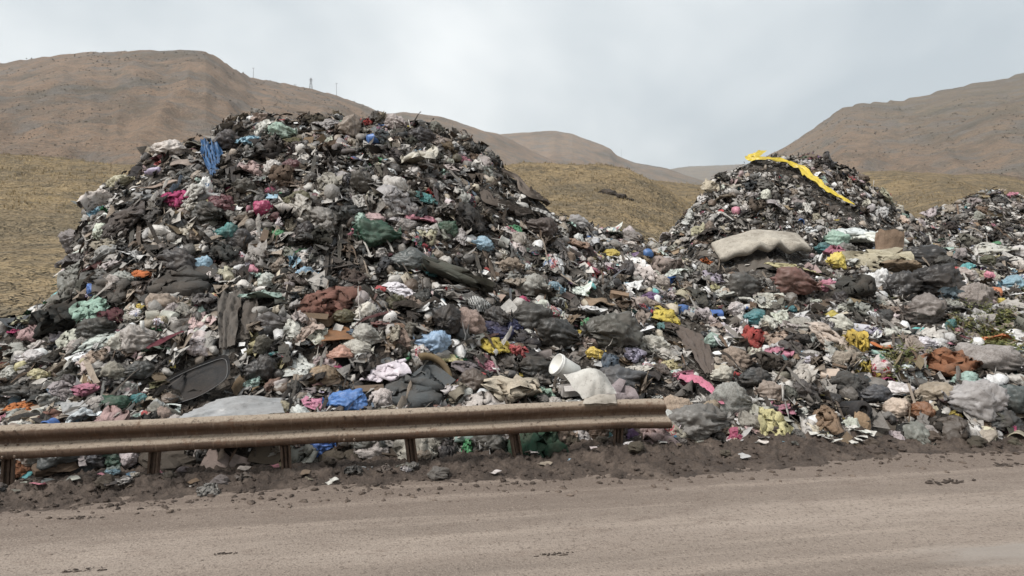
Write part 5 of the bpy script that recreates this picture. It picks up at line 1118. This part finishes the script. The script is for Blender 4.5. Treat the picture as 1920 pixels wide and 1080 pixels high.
# ================================================================== the rest of the loose things, one by one
VISW = None
def free(px, py, r):
    for a, b, q in TAKEN:
        if (px - a) ** 2 + (py - b) ** 2 < (q + r * 0.5) ** 2: return False
    return True
def sample_px(nwant, ylo=205, yhi=870):
    out = []
    while len(out) < nwant:
        px = np.array([random.uniform(-40, 1990) for _ in range(nwant)]); py = np.array([random.uniform(ylo, yhi) for _ in range(nwant)])
        P = cast(px, py); ok = ~np.isnan(P).any(1)
        out += [(px[i], py[i], P[i]) for i in np.nonzero(ok)[0]]
    random.shuffle(out); return out
ADJ = {'bag': ('knotted', 'plastic bag'), 'fbag': ('mud flecked', 'sack'), 'rag': ('crumpled', 'cloth rag'), 'sht': ('torn', 'plastic sheet'), 'wad': ('scrunched', 'wad of plastic film'), 'strip': ('twisted', 'cloth strip'), 'card': ('bent', 'cardboard piece'),
       'box': ('crushed', 'carton'), 'btl': ('dented', 'plastic bottle'), 'tub': ('tipped', 'plastic tub'), 'can': ('dented', 'tin can'), 'foam': ('broken', 'foam block'), 'plk': ('splintered', 'plank'), 'stick': ('bare', 'stick'), 'stone': ('muddy', 'stone'), 'shoe': ('worn', 'shoe'), 'pbag': ('printed', 'plastic bag'), 'lid': ('loose', 'plastic lid'), 'drp': ('spread', 'blanket')}
KIND['stick'] = ('stick', 'stick', 'stick', WOOD, .1)
PLAN = [  # kind, how many, size range in metres, fixed colours
    ('bag', 190, (.26, .52), None), ('fbag', 90, (.28, .54), {'dirty white': 4, 'pale grey': 4, 'beige': 3, 'cream': 2, 'grey': 2}), ('pbag', 26, (.22, .38), {'dirty white': 3, 'white': 2, 'pale yellow': .6, 'pale pink': .5}), ('rag', 240, (.26, .62), None), ('drp', 14, (.4, .7), None), ('sht', 250, (.28, .7), None), ('wad', 260, (.18, .36), None), ('strip', 150, (.4, .9), {'dark grey': 8, 'charcoal': 7, 'muddy brown': 8, 'grey': 6, 'beige': 4, 'pale grey': 4, 'dirty white': 2, 'black': 4, 'maroon': 1, 'brown': 4, 'pink': .4}),
    ('card', 110, (.18, .5), {'tan': 4, 'beige': 4, 'dirty white': 3, 'brown': 4, 'cream': 2, 'muddy brown': 3, 'white': 1}), ('box', 26, (.2, .4), {'tan': 3, 'brown': 3, 'dirty white': 1}), ('btl', 70, (.16, .3), {'dirty white': 3, 'mint': 2, 'light blue': 2, 'white': 2, 'green': .6, 'red': .4, 'yellow': .4}),
    ('tub', 44, (.10, .22), {'white': 4, 'dirty white': 3, 'cream': 1, 'pale yellow': .5, 'red': .4, 'blue': .4}), ('can', 16, (.1, .16), {'pale grey': 3, 'dirty white': 1, 'red': .5, 'green': .4}), ('foam', 34, (.12, .32), {'white': 3, 'dirty white': 3, 'pale yellow': 1}), ('plk', 20, (.4, .9), {'brown': 3, 'muddy brown': 3, 'grey': 2, 'beige': 1}),
    ('stick', 120, (.4, 1.2), {'brown': 3, 'muddy brown': 4, 'grey': 1, 'beige': 2}), ('stone', 36, (.08, .2), {'muddy brown': 3, 'grey': 2}), ('shoe', 16, (.24, .3), {'black': 3, 'brown': 2, 'dirty white': 2, 'grey': 1}), ('lid', 16, (.1, .2), {'white': 2, 'blue': 1, 'red': 1, 'yellow': .6})]
for kind, cnt, (s0, s1), fixed in PLAN:
    nm, cat, fam, mat, sink = KIND[kind]; got = 0; L = SHP[fam]; mine = []
    for px, py, p in sample_px(cnt * 6):
        if got >= cnt: break
        if kind == 'drp' and py > 680: continue
        if kind == 'fbag' and py < 430: continue
        d = p[1]; size = s0 + (s1 - s0) * random.random() ** 1.6
        if d > 20: size *= random.uniform(0.9, 1.25)
        rp = size * F / d * .5
        if not free(px, py, rp * (.9 if kind in ('bag', 'fbag', 'rag', 'sht', 'drp', 'box') else .35)): continue
        if any((px - a) ** 2 + (py - b) ** 2 < (0.75 * (rp + q)) ** 2 for a, b, q in mine): continue
        z = zone(px, py, d); W = fixed or ZONES[z][1]
        cn_ = pick(W)
        if kind == 'bag' and random.random() < (.22 if z in ('top', 'mid') else .10): cn_ = random.choice(['black', 'charcoal', 'charcoal', 'slate'])
        if kind in ('rag', 'strip', 'drp') and cn_ in ('white', 'blue', 'green', 'yellow', 'turquoise') and random.random() < .6: cn_ = pick(W_DARK)
        if z in ('top', 'mid', 'strip', 'far') and kind in ('bag', 'fbag') and random.random() < .35: size *= .8
        n = heap_normal(p[0:1], p[1:2])[0]; pz = float(heap_z(p[0:1], p[1:2])[0])
        yaw = random.uniform(0, 2 * math.pi)
        if kind in ('strip', 'rag', 'plk', 'stick') and random.random() < .55: yaw = math.pi / 2 + random.uniform(-.6, .6)   # trails downslope
        tilt = random.uniform(.5, 1.0) if fam not in ('bag', 'tub', 'bottle') else random.uniform(.2, .8)
        a_, n_ = ADJ[kind]
        m_ = mat
        if kind == 'rag' and random.random() < .12: m_ = STRIPE
        if kind == 'sht' and random.random() < .15: m_ = PRINT
        put(nm, random.choice(L), m_, jitter(PAL[cn_], .25), (p[0], p[1], pz + .015), n, yaw, size, random.uniform(1.0, 1.6) if fam == 'bag' else random.uniform(.7, 1.15), random.uniform(.75, 1.1), (sink * random.uniform(.4, 1.5)) if fam != 'bag' else random.uniform(.05, .2), tilt,
            random.uniform(-.45, .45) if kind in ('stick', 'plk', 'card', 'btl', 'tub') else random.uniform(-.2, .2), f'{a_} {cn_} {n_} {ZONES[z][0]}', cat, f'{cn_} {n_}s {ZONES[z][0]}')
        mine.append((px, py, rp)); got += 1
    print(kind, got, end=' ')
print('scatter', round(time.time() - T0, 1))

# ================================================================== what nobody could count: scraps, fibres, flakes
vis = (PYG <= RMIN + 22) & (HZG > 0.12)
gz = np.gradient(HZG, axis=1) / np.gradient(HD)[None, :]
area = (dg / F * 5.0) * np.gradient(HD)[None, :] * np.sqrt(1 + np.clip(gz, -2, 2) ** 2)
inframe = ((ug > -60) & (ug < 1980))
Wt = area * np.where(vis & inframe, 1.0, np.where(vis & (ug > -330) & (ug < 2300), 0.6, np.where(HZG > 0.12, 0.10, 0.0)))
print('visible area', (area * vis * inframe).sum())
g2 = np.random.default_rng(77)
MM = np.zeros((300, 500), bool); gy, gx = np.mgrid[0:300, 0:500]; gx = gx * 4.0 - 40; gy = gy * 4.0
for a_, b_, rw, rh in MASK: MM |= ((gx - a_) / (rw + 1)) ** 2 + ((gy - b_) / (rh + 1)) ** 2 < 1.0
def sample_surface(n, dpow=0.35):
    x, y, z = sample_surface0(int(n * 1.5), dpow); px = px_of(x, y); py = 540 - F * (z - CH) / y
    hid = MM[np.clip((py / 4).astype(int), 0, 299), np.clip(((px + 40) / 4).astype(int), 0, 499)] & (g2.random(len(x)) < .93)
    k = np.nonzero(~hid)[0][:n]; return x[k], y[k], z[k]
def sample_surface0(n, dpow=0.35):
    w = (Wt / dg ** dpow).ravel(); w = w / w.sum(); idx = g2.choice(w.size, n, p=w)
    u = ug.ravel()[idx] + g2.uniform(-2.5, 2.5, n); d = dg.ravel()[idx] + g2.uniform(-.04, .04, n); x = (u - 960) / F * d
    return x, d, heap_z(x, d)
CN = list(PAL); PALA = np.array([PAL[k] for k in CN])
def wvec(w): v = np.array([w.get(k, 0) for k in CN], float); return v / v.sum()
WV = {k: wvec(v[1]) for k, v in ZONES.items()}
def scatter_stuff(name, variants, n, size, mat, label, cat, dpow=0.35, zscale=(.7, 1.2), sink=.15, tilt=(.6, 1.0), downslope=.4, dull=0.15, pw=1.5, colours=None, lift=0.0, thin=False):
    x, y, z = sample_surface(n, dpow); n = len(x); N = heap_normal(x, y); px = px_of(x, y); py = 540 - F * (z - CH) / y
    t = g2.uniform(*tilt, n)[:, None]; N = N * t + np.array([0, 0, 1]) * (1 - t) + g2.normal(size=(n, 3)) * .13; N /= np.linalg.norm(N, axis=1, keepdims=True)
    X = np.array([1., 0, 0]) - N * N[:, :1]; X /= np.linalg.norm(X, axis=1, keepdims=True); Y = np.cross(N, X)
    yaw = np.where(g2.random(n) < downslope, math.pi / 2 + g2.normal(size=n) * .45, g2.uniform(0, 2 * math.pi, n)); c, s = np.cos(yaw)[:, None], np.sin(yaw)[:, None]
    X, Y = X * c + Y * s, -X * s + Y * c
    S = size[0] + (size[1] - size[0]) * g2.random(n) ** pw; S = S * np.where(y > 19, 1.12, 1.0)
    zs = g2.uniform(*zscale, n); ys = g2.uniform(.6, 1.1, n) if not thin else .10 + .38 * g2.random(n) ** 2
    col = np.zeros((n, 3))
    zn = [zone(a, b, c_) for a, b, c_ in zip(px, py, y)]
    for k in set(zn):
        i = np.array([q for q, v in enumerate(zn) if v == k]); w = WV[k] if colours is None else wvec(colours); col[i] = PALA[g2.choice(len(CN), len(i), p=w)]
    col *= (1 + g2.uniform(-.3, .3, (n, 1))); mud = np.array([.13, .105, .085]); f = (g2.random((n, 1)) ** 2.0) * (.35 + dull); lum = col @ np.array([.3, .59, .11]); col = col * .82 + .18 * lum[:, None] * np.array([1.06, 1.0, .93]); col = col * (1 - f) + mud * f
    Vs, Fs, Cs = [], [], []; base = 0; vi = g2.integers(0, len(variants), n)
    for k, (V, Fc) in enumerate(variants):
        i = np.nonzero(vi == k)[0]
        if not len(i): continue
        q = V[None] * np.stack([S[i], S[i] * ys[i], S[i] * zs[i]], -1)[:, None, :]
        hgt = V[:, 2].max() * S[i] * zs[i]
        P = np.stack([x[i], y[i], z[i] + lift], -1) - N[i] * (hgt * sink)[:, None]
        W_ = q[..., 0:1] * X[i][:, None] + q[..., 1:2] * Y[i][:, None] + q[..., 2:3] * N[i][:, None] + P[:, None]
        nv = len(V); Vs.append(W_.reshape(-1, 3)); Fs.append((Fc[None] + (base + np.arange(len(i)) * nv)[:, None, None]).reshape(-1, Fc.shape[1])); Cs.append(np.repeat(col[i], nv, 0)); base += nv * len(i)
    me = mesh_np(name, np.concatenate(Vs), np.concatenate(Fs)); a = me.attributes.new('tint', 'FLOAT_COLOR', 'POINT')
    cc = np.concatenate(Cs); a.data.foreach_set('color', np.column_stack([np.clip(cc, .006, .85), np.ones(len(cc))]).astype(np.float32).ravel())
    me.materials.append(mat); return link(name, me, None, label=label, cat=cat, kind='stuff')
lowS = [s.low(6, 6) for s in SHP['sheet']]; lowR = [s.low(6, 6) for s in SHP['rag']]; lowB = [s.low(8, 7) for s in SHP['bag']]; lowW = [s.low(6, 6) for s in SHP['ball']]; lowT = [s.low(4, 7) for s in SHP['strip']]
fl = []
for k in range(6):
    xx, yy = np.meshgrid(np.linspace(-.5, .5, 3), np.linspace(-.4, .4, 3), indexing='ij'); V = np.stack([xx * (1 + .5 * perlin(p2(xx * 2, yy * 2, k))), yy * (1 + .5 * perlin(p2(xx * 2 + 5, yy * 2, k))), .45 * perlin(p2(xx * 2.2, yy * 2.2, k * 5.))], -1).reshape(-1, 3)
    fl.append((V, grid_faces(3, 3)))
scatter_stuff('matted_rags', lowR, 5500, (.16, .48), S_CLOTH, 'countless matted dirty rags covering the heaps', 'rags', pw=1.6, downslope=.6, dull=.15)
scatter_stuff('film_scraps', lowS, 2600, (.14, .44), S_FILM, 'countless torn plastic film scraps covering the heaps', 'plastic scraps', pw=1.7, zscale=(.5, 1.0), tilt=(.8, 1.0))
scatter_stuff('small_bags', lowB, 5900, (.13, .36), S_FILM, 'countless small filled bags packed into the heaps', 'small bags', pw=1.5, sink=.12, tilt=(.2, .8), dull=.05, zscale=(.9, 1.5))
scatter_stuff('film_wads', lowW, 3400, (.09, .23), S_CLOTH, 'countless crumpled wads filling gaps between the bags', 'wads', pw=1.4, sink=.25, dull=.1)
scatter_stuff('fibre_strips', lowT, 6000, (.22, .75), S_CLOTH, 'countless thin strips and fibres strewn over the heaps', 'strips', pw=1.5, zscale=(.7, 1.6), sink=0, lift=.08, downslope=.8, dull=.25, thin=True, colours={'dark grey': 8, 'charcoal': 7, 'muddy brown': 8, 'grey': 7, 'brown': 4, 'beige': 4, 'pale grey': 4, 'dirty white': 2.5, 'black': 4, 'maroon': .5, 'grey blue': .6})
scatter_stuff('litter_flakes', fl, 11000, (.04, .16), S_PLAIN, 'countless small pale paper and plastic flakes', 'litter flakes', dpow=1.0, pw=2.0, sink=0, lift=.07, colours={'dirty white': 12, 'pale grey': 8, 'beige': 6, 'white': 10, 'grey': 5, 'cream': 4, 'muddy brown': 5, 'charcoal': 4, 'pink': .6, 'light blue': .5, 'yellow': .5, 'red': .4, 'mint': .4}, tilt=(.4, 1))
print('stuff', round(time.time() - T0, 1))
# ================================================================== clods, grit and stones on the verge and road
g3 = np.random.default_rng(5)
def ground_stuff(name, shapes, n, srange, tfun, size, mat, label, cat, hfun, pw=2.5, zs=(.5, 1.0)):
    s = g3.uniform(*srange, n); t = tfun(n, s); S = size[0] + (size[1] - size[0]) * g3.random(n) ** pw; yaw = g3.uniform(0, 6.28, n); z = hfun(s, t); q = g3.uniform(*zs, n); vi = g3.integers(0, len(shapes), n)
    Vs, Fs = [], []; base = 0
    for k, (V, Fc) in enumerate(shapes):
        i = np.nonzero(vi == k)[0]; c, si = np.cos(yaw[i])[:, None], np.sin(yaw[i])[:, None]
        X = V[None, :, 0] * S[i][:, None]; Y = V[None, :, 1] * S[i][:, None]; Z = (V[None, :, 2] - V[:, 2].max() * .45) * (S[i] * q[i])[:, None]
        Vs.append(np.stack([X * c - Y * si + s[i][:, None], X * si + Y * c + t[i][:, None], Z + z[i][:, None]], -1).reshape(-1, 3))
        Fs.append((Fc[None] + (base + np.arange(len(i)) * len(V))[:, None, None]).reshape(-1, 4)); base += len(i) * len(V)
    return road_frame(link(name, mesh_np(name, np.concatenate(Vs), np.concatenate(Fs)), mat, label=label, cat=cat, kind='stuff'))
def blob(seed, n=6, m=5):
    a, b = np.meshgrid(np.linspace(0, 2 * np.pi, n, endpoint=False), np.linspace(.15, np.pi - .15, m), indexing='ij')
    P = np.stack([np.cos(a) * np.sin(b), np.sin(a) * np.sin(b) * .8, np.cos(b) * .7], -1) * .5; P = P * (1 + 1.3 * fbm(P * 3.4 + seed * 5.5, 2))[..., None]
    P[..., 2] -= P[..., 2].min(); return P.reshape(-1, 3), grid_faces(n, m, wrap_n=True)
BL = [blob(k) for k in range(8)]
def tv(n, s): return -0.55 + g3.normal(size=n) * .42 + .18
ground_stuff('mud_clods', BL, 3600, (-4, 15.5), lambda n, s: np.clip(-.42 + g3.normal(size=n) * .34, -1.15, .7), (.01, .075), MUD.m, 'loose clods of dark mud along the road edge', 'mud clods', lambda s, t: np.maximum(verge_h(s, t), road_h(s, t)), 3.2)
ground_stuff('road_grit', BL[:4], 900, (-3, 15), lambda n, s: -.6 - np.abs(g3.normal(size=n)) * 1.1, (.006, .03), MUD.m, 'scattered small lumps of dried mud on the road', 'grit', road_h, 3.5, (.25, .6))
for (px, t, w, lab) in [(1045, -2.55, .30, 'curled flake of dried mud alone on the road'), (140, -2.2, .36, 'flat dark mud smear on the road'), (420, -2.05, .2, 'small dark mud crumb on the road'), (150, -.95, .34, 'thin dark mud strip on the road near the straw clump'), (295, -.72, .2, 'dark mud lump on the road edge'), (1790, -1.5, .6, 'cracked raised patch of mud on the road'), (1890, -1.05, .5, 'curved crust of mud on the road edge')]:
    s = rail_s_at_px(px, t); Vs, Fs = [], []; g4 = np.random.default_rng(int(px))
    for q in range(26):
        V, Fc = BL[q % 8]; k = w * g4.uniform(.04, .16); ox, oy = g4.normal(size=2) * np.array([w * .24, w * .06]); a = g4.uniform(0, 6)
        V = V * np.array([k, k * .6, k * .22]); Vs.append(np.stack([V[:, 0] * math.cos(a) - V[:, 1] * math.sin(a) * .6 + ox, V[:, 0] * math.sin(a) * .6 + V[:, 1] * math.cos(a) + oy, V[:, 2] + .002], -1)); Fs.append(Fc + q * len(V))
    o = road_frame(link('mud_patch', mesh_np('mud_patch', np.concatenate(Vs), np.concatenate(Fs)), MUD.m, label=lab, cat='mud', kind='stuff')); o.location = (*st2xy(s, t), float(road_h(np.array([s]), np.array([t]))[0]))
# clods and stones standing in the verge
for k in range(34):
    s = g3.uniform(-.3, 12.5); t = g3.uniform(-.38, .28); x, y = st2xy(s, t); z = float(verge_h(np.array([s]), np.array([t]))[0])
    put('stone', SHP['stone'][k % 6], STONE, jitter(PAL['muddy brown'] if k % 5 else PAL['grey'], .3), (x, y, z), (0, 0, 1), g3.uniform(0, 6), float(g3.uniform(.10, .26)), .9, 1, .3, 0, 0, 'mud coated stone in the verge below the rail' if s < S_END else 'mud coated stone in the verge past the rail end', 'stone', 'stones in the muddy verge')
# eggshell-white scraps spilled on the mud
for k, px in enumerate([1525, 1538, 1552, 1570, 1590, 1600, 1608, 1616, 1622, 1630, 1600, 1612]):
    t = [-.05, -.08, -.15, -.2, .12, .05, 0, -.06, .05, .02, -.12, -.14][k]; s = rail_s_at_px(px, t); x, y = st2xy(s, t); z = float(verge_h(np.array([s]), np.array([t]))[0])
    put('paper_scrap', SHP['card'][k % 6], CARD, (0.62, 0.60, 0.55), (x, y, z + .02), (0, 0, 1), k * 1.3, .10 + .012 * (k % 5), .8, 1, 0, 0, .2, 'white scrap spilled on the mud below the muddy panel', 'paper scrap', 'white scraps on the mud')
for (px, t) in [(618, -.32), (626, -.33)]:
    s = rail_s_at_px(px, t); x, y = st2xy(s, t); put('paper_scrap', SHP['card'][2], CARD, (0.62, 0.6, .55), (x, y, float(verge_h(np.array([s]), np.array([t]))[0]) + .02), (0, 0, 1), 1, .08, .8, 1, 0, 0, .2, 'tiny white scrap on the mud below the third post', 'paper scrap', 'white scraps below the third post')

# litter trodden into the verge
g5 = random.Random(9)
for k in range(110):
    s = g5.uniform(-.2, 13.5); t = g5.gauss(.02, .2) if s < S_END else g5.gauss(-.02, .25); x, y = st2xy(s, t); z = float(verge_h(np.array([s]), np.array([t]))[0]); cn_ = g5.choice(['dirty white', 'dirty white', 'pale grey', 'beige', 'muddy brown', 'charcoal', 'grey', 'brown', 'light blue', 'pink', 'white'])
    where = 'under the guardrail' if s < S_END else 'past the guardrail end'
    if k % 3: put('paper_scrap', SHP['card'][k % 6], CARD, jitter(PAL[cn_], .2), (x, y, z + .015), (0, 0, 1), g5.uniform(0, 6), g5.uniform(.05, .16), .8, 1, 0, 0, g5.uniform(-.3, .3), f'{cn_} scrap trodden into the muddy verge {where}', 'paper scrap', f'{cn_} scraps in the verge {where}')
    else: put('film_wad', SHP['ball'][k % 10], FILM, jitter(PAL[cn_], .2), (x, y, z + .01), (0, 0, 1), g5.uniform(0, 6), g5.uniform(.08, .2), .7, 1, .3, 0, 0, f'{cn_} wad of film in the muddy verge {where}', 'plastic film', f'{cn_} film wads in the verge {where}')
# ================================================================== dry grass and scrub
def tuft_mesh(name, x, y, S, nb, mat, label, cat, wide=.05):
    n = len(x); z = terrain_xy(x, y); a = g3.uniform(0, 6.28, (n, nb)); el = g3.uniform(.5, 1.4, (n, nb)); l = S[:, None] * g3.uniform(.5, 1.1, (n, nb)); off = g3.normal(size=(n, nb, 2)) * S[:, None, None] * .35
    b = np.stack([x[:, None] + off[..., 0], y[:, None] + off[..., 1], z[:, None] - .03 + 0 * a], -1); d = np.stack([np.cos(a) * np.cos(el), np.sin(a) * np.cos(el), np.sin(el)], -1); sd = np.stack([-np.sin(a), np.cos(a), 0 * a], -1) * (S[:, None] * wide * 2)[..., None]
    V = np.stack([b - sd, b + sd, b + d * l[..., None]], 2).reshape(-1, 3); Fc = np.arange(len(V)).reshape(-1, 3)
    return link(name, mesh_np(name, V, Fc, False), mat, label=label, cat=cat, kind='stuff')
GM = NT('dry_grass', 0.9, 0.15); p_ = GM.pos(); GM.base(GM.mix(GM.ramp(GM.noise(p_, .05, 4, .6), [(.38, 0.0), (.6, 1.0)]), GM.ramp(GM.noise(p_, 1.3, 3), [(.3, (.15, .118, .07)), (.7, (.26, .20, .115))]), GM.ramp(GM.noise(p_, 1.3, 3), [(.3, (.30, .225, .12)), (.7, (.46, .355, .20))])))
n = 26000; a = np.radians(g3.uniform(-41, 41, n)); r = 12 * (160 / 12) ** g3.random(n) ** .85
x, y = np.sin(a) * r, np.cos(a) * r; u = px_of(x, y); keep = ((u < 330) | ((u > 900) & (u < 1420)) | (u > 1560)) & (heap_z(x, y) < .1); x, y, r = x[keep], y[keep], r[keep]
tuft_mesh('dry_grass', x, y, np.clip(.08 + .003 * r, .10, .42) * g3.uniform(.5, 1.3, len(x)), 4, GM.m, 'dry yellow grass tufts on the banks', 'grass')
SM = NT('dark_scrub', 0.9, 0.15); p_ = SM.pos(); SM.base(SM.ramp(SM.noise(p_, .4, 3), [(.3, (.07, .062, .045)), (.7, (.14, .118, .085))]))
n = 15000; a = np.radians(g3.uniform(-41, 41, n)); r = 165 * (1000 / 165) ** g3.random(n) ** .75; x, y = np.sin(a) * r, np.cos(a) * r; kk = fbm(p2(x * .02, y * .02, 3.), 3) > -.05; x, y, r = x[kk], y[kk], r[kk]
tuft_mesh('hill_scrub', x, y, np.clip(.0016 * r, .4, 1.3) * g3.uniform(.4, 1.2, len(x)), 6, SM.m, 'low dark scrub dotted over the hillsides', 'scrub', .16)
for k, (px, py, dep) in enumerate([(1135, 378, 62), (1150, 384, 61), (1165, 392, 60), (1180, 398, 60)]):   # dark rocks on the bank
    x = (px - 960) / F * dep; z = float(terrain_xy(np.array([x]), np.array([float(dep)]))[0])
    put('rock', SHP['stone'][k], STONE, (.06, .052, .045), (x, dep, z), (0, 0, 1), k, 1.4 - .2 * k, .8, 1, .3, 0, 0, 'dark rock half buried in the grass bank', 'rock', 'dark rocks on the grass bank')
print('done', round(time.time() - T0, 1), 'tris', sum(len(m.loops) - 2 * len(m.polygons) for m in bpy.data.meshes), sorted([(len(m.loops) - 2 * len(m.polygons), m.name) for m in bpy.data.meshes], reverse=True)[:16])
